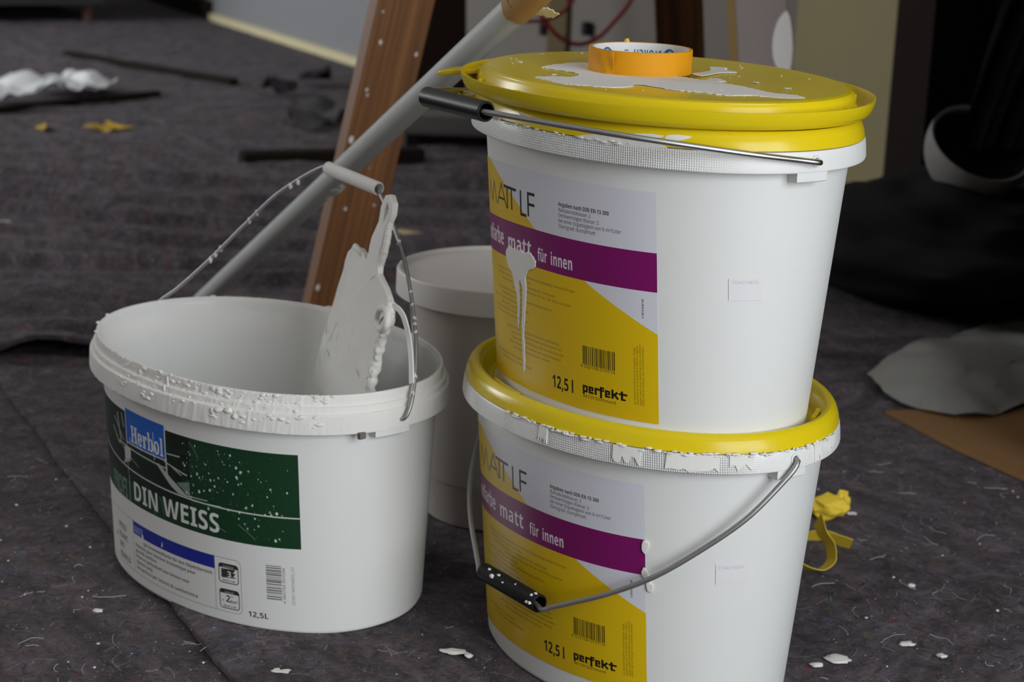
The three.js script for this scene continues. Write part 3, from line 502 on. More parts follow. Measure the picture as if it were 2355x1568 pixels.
// small price sticker on the plain side of each bucket
const priceTex = tex(canvas(256, 180, (c, w, h) => { c.fillStyle = '#e4e4e6'; c.fillRect(0, 0, w, h); txt(c, '1744214670', 18, 46, 26, { color: '#b9b9c2', w: 205, font: 'monospace' }); }));
const priceMat = std({ map: priceTex, roughness: 0.6 });
for (const [b, s, h] of [[upp, 0.168, 0.117], [low, 0.170, 0.118]]) mesh('price_sticker', printSheet(yWall, s, s + 0.0255, h, h + 0.0165, 0.00012, () => 0, 24, 4), priceMat, b.t);

// ------------------------------------------------------------------ yellow lids (height 0 = top of the bead)
const lidTop = [[0.0022, -0.0130], [0.0028, -0.0092], [0.0046, -0.0042], [0.0068, -0.0013], [0.0095, 0], [0.0122, -0.0005], [0.0146, -0.0025], [0.0160, -0.0060], [0.0180, -0.0145], [0.0198, -0.0167], [0.0250, -0.0167], [0.0262, -0.0155], [0.0285, -0.0155], [0.129, -0.0155]];
const lidUnder = [[0.129, -0.0171], [0.0245, -0.0184], [0.0226, -0.0180], [0.0200, -0.0172], [0.0176, -0.0078], [0.0158, -0.0044], [0.0120, -0.0022], [0.0095, -0.0016], [0.0077, -0.0024], [0.0060, -0.0050], [0.0044, -0.0092], [0.0038, -0.0130], [0.0022, -0.0130]];
function lid(label, pos, yaw, A, B, flipped) {
  const t = thing('bucket_lid', label, 'lid', pos, -yaw);
  const f = flipped ? -1 : 1, prof = [...lidTop, ...lidUnder].map(([k, y]) => [k, f * y]);
  if (flipped) prof.reverse();
  mesh('lid_shell', ovalLoft(A, B, 2.02, prof, { seg: 220, angle: 0.5 }), M.yellow, t);
  return t;
}
const lidLow = lid('yellow lid on the lower bucket, under the base of the upper bucket', [0.1108, 0.2402, -1.4466], 0.9459, 0.175, 0.1356, false);
const lidUpp = lid('yellow lid closing the upper bucket, beneath the overturned lid', [0.1105, 0.4653, -1.4326], 0.977, 0.175, 0.1356, false);
const lidLoose = lid('loose yellow lid lying upside down on top of the stack, smeared with white paint', [0.1087, 0.4660, -1.4349], 0.9616, 0.1785, 0.1484, true);
// ribs in the open channel of the overturned lid, and between bead and recess of the others
function ribs(parent, A, B, f, list, k0, k1, y0, y1) { for (const d of list) { const a = rad(d), m = mesh('rib', new RoundedBoxGeometry(k1 - k0, Math.abs(y1 - y0), 0.0016, 1, 0.0004), M.yellow, parent), k = (k0 + k1) / 2; m.position.set((A - k) * Math.cos(a), (f * (y0 + y1)) / 2, (B - k) * Math.sin(a)); m.rotation.y = -Math.atan2(Math.sin(a) / B, Math.cos(a) / A); } }
ribs(lidLoose, 0.1785, 0.1484, -1, [-20, 4, 20, 44, 68, 92, 116, 140, 164, 188, 212, 236, 260, 284, 308, 332], 0.0125, 0.0195, -0.0110, -0.0035);
for (const [a0, a1] of [[96, 112], [70, 78], [28, 52], [-34, -24]]) mesh('rib', ovalLoft(0.175, 0.1356, 2.02, [[0.0172, -0.0166], [0.0172, -0.0036], [0.0182, -0.0030], [0.0206, -0.0036], [0.0216, -0.0166]], { t0: a0, t1: a1, seg: 24, cap: true }), M.yellow, lidLow);
// pull tabs
function pullTab(parent, u, v, y, dirU, dirV, len, wid) {
  const d = Math.hypot(dirU, dirV), e = [dirU / d, dirV / d], o = []; for (let i = 0; i < 20; i++) { const a = (i / 20) * 6.283; o.push([(len / 2) * Math.cos(a), (wid / 2) * Math.sin(a) * (1 - 0.25 * Math.cos(a))]); }
  mesh('pull_tab', warp(o, 0.0022, 0.0008, 0.01, (x, z, q) => V(u + e[0] * x - e[1] * z, y + q - 0.0011 - 4 * (x + len / 2) ** 2 * 0.6, v + e[1] * x + e[0] * z)), M.yellow, parent);
}
pullTab(lidLoose, -0.1455, 0.0890, 0.0085, -0.572, 0.82, 0.042, 0.024);
pullTab(lidUpp, -0.1400, 0.0900, -0.0105, -0.56, 0.83, 0.046, 0.022);
// white smears on the overturned lid
const flat = (y) => (x, v, z) => V(x, y + z, v);
const smear = (pts, amp = 0.0026) => mesh('dried_paint', warp(ragged(pts, amp, 330, 10), 0.0003, 0.0001, 0.05, flat(0.0181)), M.paint, lidLoose);
smear([[-0.0167, 0.1088], [0.0059, 0.1117], [0.0246, 0.1134], [0.0355, 0.1034], [0.0473, 0.0949], [0.054, 0.075], [0.042, 0.0605], [0.0589, 0.0556], [0.0797, 0.0533], [0.1005, 0.0395], [0.1153, 0.0345], [0.1216, 0.016], [0.1394, 0.0059], [0.1455, -0.0048], [0.1456, -0.012], [0.1328, -0.0165], [0.1236, -0.011], [0.1127, -0.0079], [0.0859, -0.0101], [0.0602, -0.0108], [0.038, -0.0078], [0.0169, -0.0013], [-0.015, 0.0116], [-0.0294, 0.0303], [-0.0819, 0.0153], [-0.0798, 0.0431], [-0.0646, 0.0702], [-0.0579, 0.0671], [-0.0369, 0.0636], [-0.0206, 0.0648], [-0.0089, 0.0795]]);
smear([[0.0073, -0.0235], [-0.0054, -0.0501], [-0.025, -0.0712], [-0.0189, -0.0787], [-0.0043, -0.0685], [0.0096, -0.0668], [0.0095, -0.0485], [0.0183, -0.023]]);
smear([[0.0388, -0.0102], [0.0352, -0.0244], [0.0542, -0.0167], [0.0501, -0.0121]], 0.0018);
{
  const c = []; for (let i = 0; i < 46; i++) { const a = rnd() * 6.283, q = Math.sqrt(rnd()), z = 0.0004 + 0.0024 * rnd() ** 3; c.push(blob(0.145 * q * Math.cos(a), 0.0184, 0.115 * q * Math.sin(a), z * rr(0.6, 1.5), 0.0004, z * rr(0.6, 1.5), 0.5, 1.7, 1)); }
  mesh('dried_paint_crumbs', join(c, 1.2), M.crust, lidLoose).userData.kind = 'stuff';
  // a splash on the skirt of the closed lid beneath
  const sk = (off) => (x, y, z) => { const t = rad(x * 400), k = 0.0022 + 0.0024 * smooth(-0.0105, -0.004, y) - z - off; return V((0.175 - k) * Math.cos(t), y, (0.1356 - k) * Math.sin(t)); };
  for (const o of [[[44, -0.0135], [70, -0.0135], [66, -0.0105], [58, -0.0075], [50, -0.0052], [45, -0.0058], [49, -0.0092]], [[88, -0.0058], [92, -0.005], [89, -0.0068]], [[38, -0.0048], [44, -0.0048], [45, -0.0072], [41, -0.0078]]]) mesh('dried_paint', warp(ragged(o.map(([x, y]) => [x / 400, y]), 0.0004, 260, 6), 0.0003, 0.0002, 0.006, sk(0.0003)), M.paint, lidUpp);
}

// ------------------------------------------------------------------ roll of masking tape
{
  const t = thing('masking_tape_roll', 'roll of orange masking tape with a printed white core lying on the topmost lid', 'tape', [0.0916, 0.4837, -1.4528]);
  const ring = (ri, ro, h, e) => crease(noUv(new THREE.LatheGeometry([[ri, 0], [ro - e, 0], [ro, e], [ro, h - e], [ro - e, h], [ri, h], [ri, 0]].map(([x, y]) => new THREE.Vector2(x, y)), 96)), 0.5);
  mesh('tape_wraps', ring(0.0381, 0.0405, 0.0186, 0.0004), M.orange, t);
  const core = mesh('core', ring(0.0366, 0.0381, 0.0184, 0.0003), std({ color: lin(0.8, 0.8, 0.8), roughness: 0.6 }), t);
  const pt = tex(canvas(2048, 164, (c, w, h) => {
    c.fillStyle = '#e9ebee'; c.fillRect(0, 0, w, h); c.translate(0, h); c.scale(1, -1); const B = '#2f6fb4';
    for (let k = -1; k < 5; k++) { const x = 268 + 488 * k; c.fillStyle = B; c.beginPath(); c.arc(x + 26, 84, 52, 0, 7); c.fill(); c.fillStyle = '#e9ebee'; c.beginPath(); c.moveTo(x + 18, 48); c.bezierCurveTo(x + 60, 70, x + 50, 120, x + 16, 122); c.bezierCurveTo(x - 2, 110, x + 30, 84, x + 18, 48); c.fill(); txt(c, 'STORCH', x + 92, 116, 66, { color: B, bold: true, w: 206 }); c.fillStyle = B; c.fillRect(x + 306, 52, 9, 9); for (let q = 0; q < 3; q++) c.fillRect(x + 335, 56 + 24 * q, 42 - 6 * q, 9); c.fillRect(x + 392, 92, 62, 7); c.fillRect(x + 400, 76, 40, 5); }
  }));
  const inside = new THREE.CylinderGeometry(0.03655, 0.03655, 0.0180, 96, 1, true).translate(0, 0.0093, 0);
  mesh('core_print', inside, std({ map: pt, roughness: 0.55, side: THREE.DoubleSide }), core).userData.label = 'blue lettering printed inside the core';
  // the loose end, puckered, on the side towards the left
  const o = [[0, 0], [0.034, 0], [0.033, 0.004], [0.0345, 0.011], [0.034, 0.0184], [0, 0.0184]];
  mesh('loose_end', warp(o, 0.0004, 0.0001, 0.003, (x, y, z) => { const a = rad(-80) + x / 0.0405, lift = 0.0003 + 0.0015 * smooth(0.014, 0.03, x) * (0.5 + 0.5 * Math.sin(x * 520 + y * 210)) + 0.0006 * Math.sin(y * 300 + x * 120) * smooth(0, 0.02, x); const r = 0.0405 + lift + z; return V(r * Math.sin(a), y + 0.0001, r * Math.cos(a)); }), M.orange, t);
  mesh('torn_end', blob(-0.009, 0.0190, -0.0385, 0.0022, 0.0022, 0.0015, 0.4, 1.3, 2), M.tapeYellow, t);
}

// ------------------------------------------------------------------ open white bucket
const W = { A: 0.189, B: 0.1362, n: 2.103, k: 0.0115, taper: 0.0079, hb: 0.1836 };
const wWall = wall(W.A - W.k, W.B - W.k, W.n, W.taper, W.hb);
{
  const t = thing('paint_bucket', 'open white bucket with green printed panel, paint crusted rim and a scraper standing inside', 'bucket', [-0.2189, 0, -1.5942], -0.8041);
  mesh('body', ovalLoft(W.A, W.B, W.n, [[0.128, 0.003], [0.030, 0.003], [0.0275, 0], [0.0212, 0.001], [0.0195, 0.0042], [0.0155, 0.09], [0.0115, 0.1836], [0.0115, 0.2085], [0.0096, 0.2128], [0.0105, 0.2120], [0.0137, 0.1836], [0.0215, 0.007], [0.0245, 0.0055], [0.128, 0.0055]], { seg: 220 }), M.white, t);
  const near = (t_) => { const d = ((t_ * 180) / Math.PI) % 360; return smooth(10, 40, d) * smooth(150, 100, d); };
  const dent = (a, y, i) => { if (i === 0 || i > 14) return [0, 0]; const q = near(a), x = Math.cos(a) * 40, z = Math.sin(a) * 40; return [0.0010 * q * Math.max(0, fbm(x * 1.3, y * 260, z * 1.3)) + 0.00025 * fbm(x * 2, y * 500, z * 2), y > 0.206 ? 0.0007 * (0.35 + q) * fbm(x * 2.4, 3, z * 2.4) : 0]; };
  mesh('rim', ovalLoft(W.A, W.B, W.n, [[0.0115, 0.1836], [0.0012, 0.1833], [0.0002, 0.1838], [0, 0.185], [0.0002, 0.192], [0.0004, 0.1990], [0.0010, 0.2000], [0.0022, 0.2004], [0.0030, 0.2012], [0.0032, 0.2050], [0.0040, 0.2060], [0.0056, 0.2066], [0.0060, 0.2085], [0.0061, 0.2140], [0.0068, 0.2152], [0.0082, 0.2154], [0.0094, 0.2146], [0.0106, 0.2110], [0.0138, 0.1836]], { seg: 720, dent, angle: 0.7 }), M.paint, t).userData.label = 'stepped rim crusted with dried white paint';
  for (const m of [0, 180]) mesh('handle_lug', ovalLoft(W.A, W.B, W.n, [[0.0118, 0.178], [0.0016, 0.178], [0.0006, 0.1788], [0.0006, 0.1845], [0.0118, 0.1845]], { t0: m - 3, t1: m + 10, seg: 12, cap: true }), M.white, t);
  mesh('print', printSheet(wWall, WB.s0, WB.s1, WB.h0, WB.h1, 0.00012, () => 0, 110, 14), M.whitePrint, t).userData.label = 'green panel, blue logo, text box and barcode printed on the wall';
  const list = []; for (let i = 0; i < 420; i++) { const hi = rnd() < 0.62, a = 26 + 62 * (0.5 + 0.5 * Math.sin(rnd() * 3.14 - 1.57)) + rr(-4, 14), y = hi ? rr(0.2066, 0.2158) : rr(0.190, 0.203), big = rnd() ** 5; list.push([a, y, hi ? 0.0064 : y > 0.1995 ? 0.0028 : 0.0006, 0.0005 + 0.0030 * big, 0.0004 + 0.0014 * big]); }
  list.push([79, 0.2085, 0.0052, 0.0016, 0.0062], [79.5, 0.2025, 0.0028, 0.0015, 0.004], [60, 0.198, -0.0002, 0.0042, 0.0022], [57, 0.1985, -0.0002, 0.0035, 0.0025], [62, 0.196, -0.0003, 0.002, 0.0028], [55, 0.194, -0.0002, 0.0025, 0.0022], [90, 0.2085, 0.0052, 0.0018, 0.0035], [180, 0.206, 0.003, 0.002, 0.0016], [128, 0.2155, 0.0062, 0.003, 0.001], [140, 0.2154, 0.0062, 0.003, 0.0012], [152, 0.2154, 0.0062, 0.0026, 0.001], [205, 0.2156, 0.0064, 0.003, 0.0008], [250, 0.2156, 0.0064, 0.004, 0.0008], [272, 0.2156, 0.0064, 0.004, 0.0009]);
  rimCrumbs(t, W.A, W.B, W.n, list);
  const bp = bailPoint(0.193, rad(118));
  const wire = mesh('wire_handle', tube([[0.181, -0.003], [0.1878, -0.003], [0.1922, -0.001], [0.1936, 0.006], [0.1898, 0.022], [0.1732, 0.057], [0.1532, 0.085], [0.1246, 0.1186], [0.088, 0.152], [0.052, 0.1785], [0.044, 0.183], [0.012, 0.1865], [-0.024, 0.1895], [-0.034, 0.1885], [-0.081, 0.154], [-0.1106, 0.1156], [-0.1400, 0.0745], [-0.1700, 0.0385], [-0.1845, 0.0255], [-0.1930, 0.0150], [-0.1945, 0.005], [-0.1905, 0], [-0.184, 0]].map(bp), 0.0017, 170, 10), M.dullWire, t);
  mesh('grip', gripTube(bp([0.0505, 0.1808]), bp([-0.0275, 0.1885]), 0.0061, 0.0047), M.paint, wire).userData.label = 'white plastic tube grip';
  const bl = []; for (const [a, b] of [[0.1575, 0.0795], [0.161, 0.075], [0.1655, 0.0685], [0.149, 0.09], [0.141, 0.1], [0.103, 0.139], [0.185, 0.034], [0.1905, 0.02], [-0.06, 0.169], [-0.068, 0.1635], [-0.1, 0.131], [-0.106, 0.122], [-0.13, 0.0885], [-0.134, 0.082], [-0.138, 0.0755]]) { const p = bp([a, b]); bl.push(blob(p.x, p.y, p.z, 0.0018, 0.003, 0.0018, 0.5, 1.7, 1)); }
  const cr = mesh('dried_paint_crumbs', join(bl, 1.2), M.crust, wire); cr.userData.kind = 'stuff';
  mesh('lug_hole', new RoundedBoxGeometry(0.004, 0.0055, 0.0065, 1, 0.0006), std({ color: lin(0.16, 0.14, 0.13), roughness: 0.9 }), t).position.set(0.1835, 0.1822, 0.0385);  // dark block standing in for the shade inside the hole
}

// ------------------------------------------------------------------ paint-caked scraper standing in the open bucket
{
  const F = V(-0.161, 0.01, -1.528), eu = V(0.2181, 0.9645, 0.1491), eb = V(-0.2493, 0.2028, -0.947), en = V(-0.9436, 0.1693, 0.2847);
  const pl = (x, y, z) => V(0, 0, 0).addScaledVector(eb, x).addScaledVector(eu, y).addScaledVector(en, z);
  const t = thing('paint_scraper', 'flat paint scraper caked in dried white paint, leaning in the open bucket', 'scraper', [F.x, F.y, F.z]);
  const out = [[0.006, 0.0], [0.0007, 0.1957], [-0.0001, 0.2149], [0.0017, 0.2327], [0.0044, 0.2477], [-0.004, 0.2622], [-0.0095, 0.277], [0.0025, 0.2842], [0.0288, 0.2848], [0.0545, 0.2832], [0.0608, 0.2919], [0.0622, 0.3059], [0.063, 0.3216], [0.0579, 0.3363], [0.0602, 0.3462], [0.0749, 0.348], [0.0878, 0.3418], [0.0931, 0.3294], [0.0905, 0.3166], [0.098, 0.2988], [0.0975, 0.2846], [0.0995, 0.274], [0.114, 0.2735], [0.1346, 0.2712], [0.1559, 0.2635], [0.1698, 0.2513], [0.1704, 0.2334], [0.1737, 0.2118], [0.1771, 0.1917], [0.189, 0.1427], [0.1969, 0.089], [0.2, 0.01]];
  const wob = (x, y) => 0.0012 * fbm(x * 45, y * 45, 2);
  mesh('plate', warp(out, 0.0035, 0.0012, 0.012, (x, y, z) => pl(x, y, z + wob(x, y)), [[[0.0785, 0.3334], [0.0743, 0.3405], [0.0656, 0.3369], [0.0724, 0.3212]]]), M.paint, t);
  const edge = [lumpyTube([[0.004, 0.012], [0.0015, 0.10], [0.0008, 0.1957], [0.0, 0.2149], [0.0015, 0.2327], [0.003, 0.2477], [-0.003, 0.262], [-0.006, 0.274], [0.004, 0.2835]].map(([x, y]) => pl(x, y, 0.0012)), 0.0046, 0.5, 70, 220, 18)];
  for (let i = 0; i < 26; i++) { const y = rr(0.15, 0.245), k = rr(0.5, 1.1); edge.push(blob(...pl(rr(-0.004, 0.003), y, rr(-0.001, 0.004)).toArray(), 0.0032 * k, 0.0048 * k, 0.0032 * k, 0.5, 1.7, 1)); }
  for (let i = 0; i < 22; i++) { const y = 0.288 + 0.055 * (i / 21); edge.push(blob(...pl(0.0615 - 0.004 * Math.sin(i / 4), y, 0.0015).toArray(), 0.0032, 0.004, 0.0032, 0.3, 1.3, 1)); }
  const cr = mesh('paint_crust', join(edge.map(noUv), 1.3), M.crust, t); cr.userData.kind = 'stuff'; cr.userData.label = 'thick lumpy bead of dried paint along the edge';
  const hook = tube([[0.150, 0.2655, 0.003], [0.138, 0.2695, 0.006], [0.126, 0.2705, 0.004], [0.117, 0.266, -0.001], [0.113, 0.256, -0.005], [0.114, 0.248, -0.006]].map((p) => pl(...p)), 0.0030, 40, 10);
  mesh('hook', crease(noUv(hook), 1), M.paint, t);
  mesh('ring', crease(noUv(tube([[0.0173, 0.2659], [-0.0064, 0.2763], [-0.0136, 0.269], [-0.0034, 0.2578], [0.0157, 0.2564]].map(([x, y]) => pl(x, y, 0.0045)), 0.0034, 50, 10, true)), 1), M.paint, t);
  mesh('ring_wire', crease(noUv(tube([[0.006, 0.259, 0.004], [0.002, 0.265, 0.005], [-0.004, 0.272, 0.004]].map((p) => pl(...p)), 0.0016, 20, 8)), 1), M.dullWire, t);
  const q = [[-0.103, 0.2765, -1.4835], [-0.0974, 0.2804, -1.4794], [-0.0908, 0.276, -1.473], [-0.0853, 0.2626, -1.4642], [-0.0818, 0.2452, -1.4544], [-0.0802, 0.2255, -1.4439]].map((p) => V(...p).sub(F));
  mesh('dried_strip', ribbon(q, V(0.75, 0.25, 0.6), 0.0045, 0.0016), M.paint, t).userData.label = 'thin curling strip of dried paint';
}
// a tube whose radius wanders like thick dried paint
function lumpyTube(points, r, amp, fr, seg, rs) {
  const g = tube(points, 1, seg, rs), c = new THREE.CatmullRomCurve3(points, false, 'centripetal'), p = g.attributes.position, v = V(0, 0, 0);
  for (let i = 0; i <= seg; i++) { const o = c.getPointAt(i / seg), cap = Math.min(1, Math.sqrt(Math.min(i, seg - i) / 6)); for (let j = 0; j <= rs; j++) { const k = i * (rs + 1) + j; v.fromBufferAttribute(p, k).sub(o); const q = r * cap * (1 + amp * fbm((o.x + v.x * r) * fr * 1.6, (o.y + v.y * r) * fr * 1.6, (o.z + v.z * r) * fr * 1.6)); v.multiplyScalar(q).add(o); p.setXYZ(k, v.x, v.y, v.z); } }
  return g;
}
// flat strip of rectangular section along a curve; side = direction of its width (or a function)
function ribbon(points, side, width, th, seg = 60, rag = 0) {
  const c = new THREE.CatmullRomCurve3(points, false, 'centripetal'), pos = [], idx = [];
  for (let i = 0; i <= seg; i++) {
    const u = i / seg, p = c.getPoint(u), tg = c.getTangent(u), s0 = (typeof side === 'function' ? side(u) : side).clone(); s0.addScaledVector(tg, -s0.dot(tg)).normalize();
    const nn = tg.clone().cross(s0).normalize(), hw = (width / 2) * (1 + rag * N3(u * 9, 3)), e = rag * 0.25 * width * N3(u * 14, 8);
    for (const [a, b] of [[-1, -1], [1, -1], [1, 1], [-1, 1]]) { const v = p.clone().addScaledVector(s0, a * hw + e).addScaledVector(nn, (b * th) / 2); pos.push(v.x, v.y, v.z); }
  }
  for (let i = 0; i < seg; i++) for (let k = 0; k < 4; k++) { const a = i * 4 + k, b = i * 4 + ((k + 1) % 4), d = a + 4, e = b + 4; idx.push(a, b, d, b, e, d); }
  const m = seg * 4; idx.push(0, 2, 1, 0, 3, 2, m, m + 1, m + 2, m, m + 2, m + 3);
  const g = new THREE.BufferGeometry(); g.setAttribute('position', new THREE.Float32BufferAttribute(pos, 3)); g.setIndex(idx);
  return crease(g, 0.7);
}

// ------------------------------------------------------------------ grey lidded tub behind
{
  const t = thing('plastic_tub', 'closed pale grey round tub behind the gap between the open bucket and the stack', 'tub', [-0.01, 0, -1.775]);
  mesh('body', ovalLoft(0.106, 0.106, 2, [[0.1, 0.003], [0.040, 0.003], [0.037, 0.0], [0.0335, 0.002], [0.0275, 0.045], [0.0265, 0.0455], [0.0262, 0.047], [0.0135, 0.226], [0.0135, 0.236]], { seg: 110 }), M.greyTub, t);
  mesh('lid', ovalLoft(0.106, 0.106, 2, [[0.0135, 0.2245], [0.0012, 0.2245], [0, 0.2255], [0.0004, 0.2470], [0.0016, 0.2490], [0.0034, 0.2495], [0.0052, 0.2490], [0.0075, 0.2465], [0.0095, 0.2460], [0.1055, 0.2475]], { seg: 110 }), M.greyLid, t);
}

// ------------------------------------------------------------------ extension pole
{
  const a = V(-0.448, 0.004, -2.526), b = V(0.0035, 0.530, -1.5555), d = b.clone().sub(a), L = d.length(), q = new THREE.Quaternion().setFromUnitVectors(V(0, 1, 0), d.normalize());
  const t = thing('extension_pole', 'long pale grey paint pole leaning across the picture behind the stack', 'pole', a.toArray()); t.quaternion.copy(q);
  const lathe = (pts) => crease(noUv(new THREE.LatheGeometry(pts.map(([x, y]) => new THREE.Vector2(x, y)), 48)), 0.6);
  mesh('shaft', lathe([[0, 0], [0.0128, 0.0], [0.0132, 0.0015], [0.0128, 0.5 * L], [0.0130, L + 0.05], [0, L + 0.05]]), M.pole, t);
  mesh('dried_paint', join(Array.from({ length: 12 }, (_, i) => { const an = rr(0.2, 1.4); return blob(0.0129 * Math.sin(an), L * 0.52 + 0.0045 * i, 0.0129 * Math.cos(an), 0.0035, 0.004, 0.0012, 0.4, 1.4, 1); }), 1.2), M.paint, t);
  const brown = std({ color: lin(0.42, 0.24, 0.085), roughness: 0.8 }), pale = std({ color: lin(0.72, 0.62, 0.38), roughness: 0.8 });
  const end = mesh('torn_end', warp(ragged([[0, L - 0.024], [0.02, L - 0.0265], [0.045, L - 0.0225], [0.07, L - 0.026], [0.0815, L - 0.024], [0.0815, L + 0.05], [0.06, L + 0.051], [0.035, L + 0.049], [0.01, L + 0.051], [0, L + 0.05]], 0.0012, 160, 6), 0.0009, 0.0003, 0.004, (x, y, z) => { const an = x / 0.013, k = 0.0132 + z + 0.0007 * Math.abs(N3(x * 300, y * 300)); return V(k * Math.sin(an), y, k * Math.cos(an)); }), brown, t);
  end.userData.label = 'torn brown tape around the end';
  for (const [x0, y0, dy, wdt, out] of [[0.016, L - 0.0265, 0.018, 0.008, 0.014], [0.022, L - 0.012, 0.02, 0.006, 0.02], [0.012, L - 0.006, 0.014, 0.009, 0.012]]) { const an = x0 / 0.013, r = V(Math.sin(an), 0, Math.cos(an)), tg = V(Math.cos(an), 0, -Math.sin(an)); mesh('torn_flap', ribbon([0, 0.35, 0.7, 1].map((u) => r.clone().multiplyScalar(0.0132 + out * u * u).addScaledVector(tg, out * u).setY(y0 + dy * u * (1 - 0.7 * u))), V(0, 1, 0), wdt, 0.0009, 20, 0.8), pale, end); }
}

// ------------------------------------------------------------------ timber behind the buckets
function plank(name, label, cat, p, q, wid, th, yaw, mat, group) {   // upright board from p (foot) to q (head), broad face turned by yaw
  const d = q.clone().sub(p), L = d.length(), t = thing(name, label, cat, p.toArray(), 0, group), up = d.clone().normalize(), f = V(Math.sin(yaw), 0, Math.cos(yaw)); f.addScaledVector(up, -f.dot(up)).normalize(); const r = up.clone().cross(f);
  t.quaternion.setFromRotationMatrix(new THREE.Matrix4().makeBasis(r, up, f));
  const g = new RoundedBoxGeometry(wid, L, th, 2, 0.003).translate(0, L / 2, 0), u = g.attributes.uv, ps = g.attributes.position, nn = g.attributes.normal;
  for (let i = 0; i < u.count; i++) u.setXY(i, (Math.abs(nn.getX(i)) > 0.7 ? ps.getZ(i) + 0.2 : ps.getX(i)) / 0.11, ps.getY(i) / 0.9);
  mesh('board', g, mat, t); return t;
}
{
  const t = plank('ladder_leg', 'brown wooden ladder leg flecked with white paint, rising behind the open bucket', 'ladder leg', V(-0.2555, 0, -2.487), V(-0.055, 0.95, -2.460), 0.080, 0.030, rad(27), woodLeg);
  // flecks: [across, up, size] on the broad face, then on the left edge
  for (const [x, y, r] of [[-0.024, 0.40, 0.0022], [-0.028, 0.335, 0.0018], [-0.0255, 0.328, 0.0014], [0.030, 0.392, 0.002], [-0.034, 0.265, 0.0036], [-0.03, 0.44, 0.0012], [0.012, 0.10, 0.0012], [-0.02, 0.17, 0.002], [0.02, 0.18, 0.0015], [-0.034, 0.055, 0.003], [0.001, 0.23, 0.0009]]) mesh('paint_spot', join([blob(x, y, 0.0152, r, r * 1.4, 0.0006, 0.35, 1.2, 1)], 1.2), M.paint, t);
}
plank('wooden_post', 'dark brown wooden post standing behind the tape roll', 'post', V(0.279, 0, -2.90), V(0.222, 0.62, -2.95), 0.075, 0.032, rad(-4), woodDark);
{
  const t = plank('painted_board', 'upright pinkish grey board with a white paint patch behind the stack', 'board', V(0.362, 0, -2.44), V(0.283, 0.7, -2.515), 0.071, 0.020, rad(8), std({ color: lin(0.28, 0.235, 0.225), roughness: 0.85, bumpMap: grain, bumpScale: 0.0006 }));
  mesh('raw_edge', new RoundedBoxGeometry(0.008, 0.70, 0.0205, 1, 0.001).translate(-0.0385, 0.35, 0), std({ color: lin(0.24, 0.15, 0.05), roughness: 0.8 }), t).userData.label = 'raw yellowish brown edge';
  mesh('paint_patch', warp(ragged([[0.013, 0.418], [0.024, 0.444], [0.0345, 0.452], [0.0345, 0.374], [0.024, 0.372], [0.014, 0.385]], 0.001, 60, 5), 0.0006, 0.0003, 0.02, (x, y, z) => V(x, y, 0.0103 + z)), std({ color: lin(0.70, 0.68, 0.65), roughness: 0.9 }), t);
}
plank('wooden_board', 'very dark brown board standing upright between ladder leg and stack', 'board', V(-0.182, 0.096, -4.0), V(-0.205, 0.75, -4.12), 0.128, 0.03, rad(0), M.darkWood);
{
  const t = thing('wooden_pallet', 'low dark wooden pallet under a grey felt cover behind the ladder leg', 'pallet', [-0.13, 0, -4.03]);
  mesh('felt_cover', new RoundedBoxGeometry(0.30, 0.05, 0.26, 3, 0.012).translate(0.02, 0.069, -0.02), std({ color: lin(0.13, 0.12, 0.115), roughness: 1 }), t);
  for (const x of [-0.10, 0.14]) mesh('foot', new RoundedBoxGeometry(0.03, 0.046, 0.2, 1, 0.003).translate(x, 0.022, -0.03), M.blackBrown, t);
}
function bar(name, label, cat, p, q, wid, hgt, mat) { const d = q.clone().sub(p), m = mesh(name, new RoundedBoxGeometry(d.length(), hgt, wid, 2, Math.min(wid, hgt) * 0.25).translate(0, hgt / 2, 0), mat); m.position.copy(p).lerp(q, 0.5); m.rotation.y = -Math.atan2(d.z, d.x); return tag(m, label, cat); }
bar('wood_batten', 'black brown batten lying on the felt, running behind the ladder leg', 'batten', V(-0.555, 0.010, -3.66), V(-0.20, 0.010, -3.80), 0.05, 0.030, M.blackBrown);
bar('wood_batten', 'long thin dark batten lying far back on the felt at left', 'batten', V(-1.327, 0.004, -5.411), V(-0.76, 0.004, -4.915), 0.03, 0.02, M.blackBrown);
bar('wood_batten', 'black bar under the shiny crumpled film at far left', 'batten', V(-1.30, 0.004, -4.18), V(-0.912, 0.004, -4.659), 0.022, 0.016, M.blackBrown);
bar('wood_batten', 'brown batten on the dark floor by the olive wall', 'batten', V(0.50, 0.001, -3.215), V(0.70, 0.001, -3.25), 0.03, 0.012, std({ color: lin(0.30, 0.15, 0.055), roughness: 0.7 }));
bar('wood_chip', 'small light brown wood chip between ladder leg and stack', 'wood chip', V(-0.205, 0.001, -3.11), V(-0.165, 0.001, -3.085), 0.022, 0.006, M.pine);
bar('wood_chip', 'narrow brown wood chip nearest the upper bucket, behind the grey tub', 'wood chip', V(-0.15, 0.001, -3.03), V(-0.118, 0.001, -2.99), 0.018, 0.006, std({ color: lin(0.34, 0.18, 0.07), roughness: 0.7 }));
bar('wood_chip', 'small pinkish chip, the farther of two on the dark floor at right', 'wood chip', V(0.632, 0.001, -3.118), V(0.672, 0.001, -3.13), 0.022, 0.008, std({ color: lin(0.5, 0.36, 0.3), roughness: 0.8 }));
bar('wood_chip', 'small beige chip, the nearer of two on the dark floor at right', 'wood chip', V(0.528, 0.001, -2.865), V(0.572, 0.001, -2.90), 0.02, 0.008, std({ color: lin(0.5, 0.42, 0.3), roughness: 0.8 }));
bar('wood_chip', 'pale chip on the felt at the left edge of the picture', 'wood chip', V(-0.885, 0.001, -3.04), V(-0.85, 0.001, -3.055), 0.018, 0.008, std({ color: lin(0.4, 0.37, 0.32), roughness: 0.8 }));

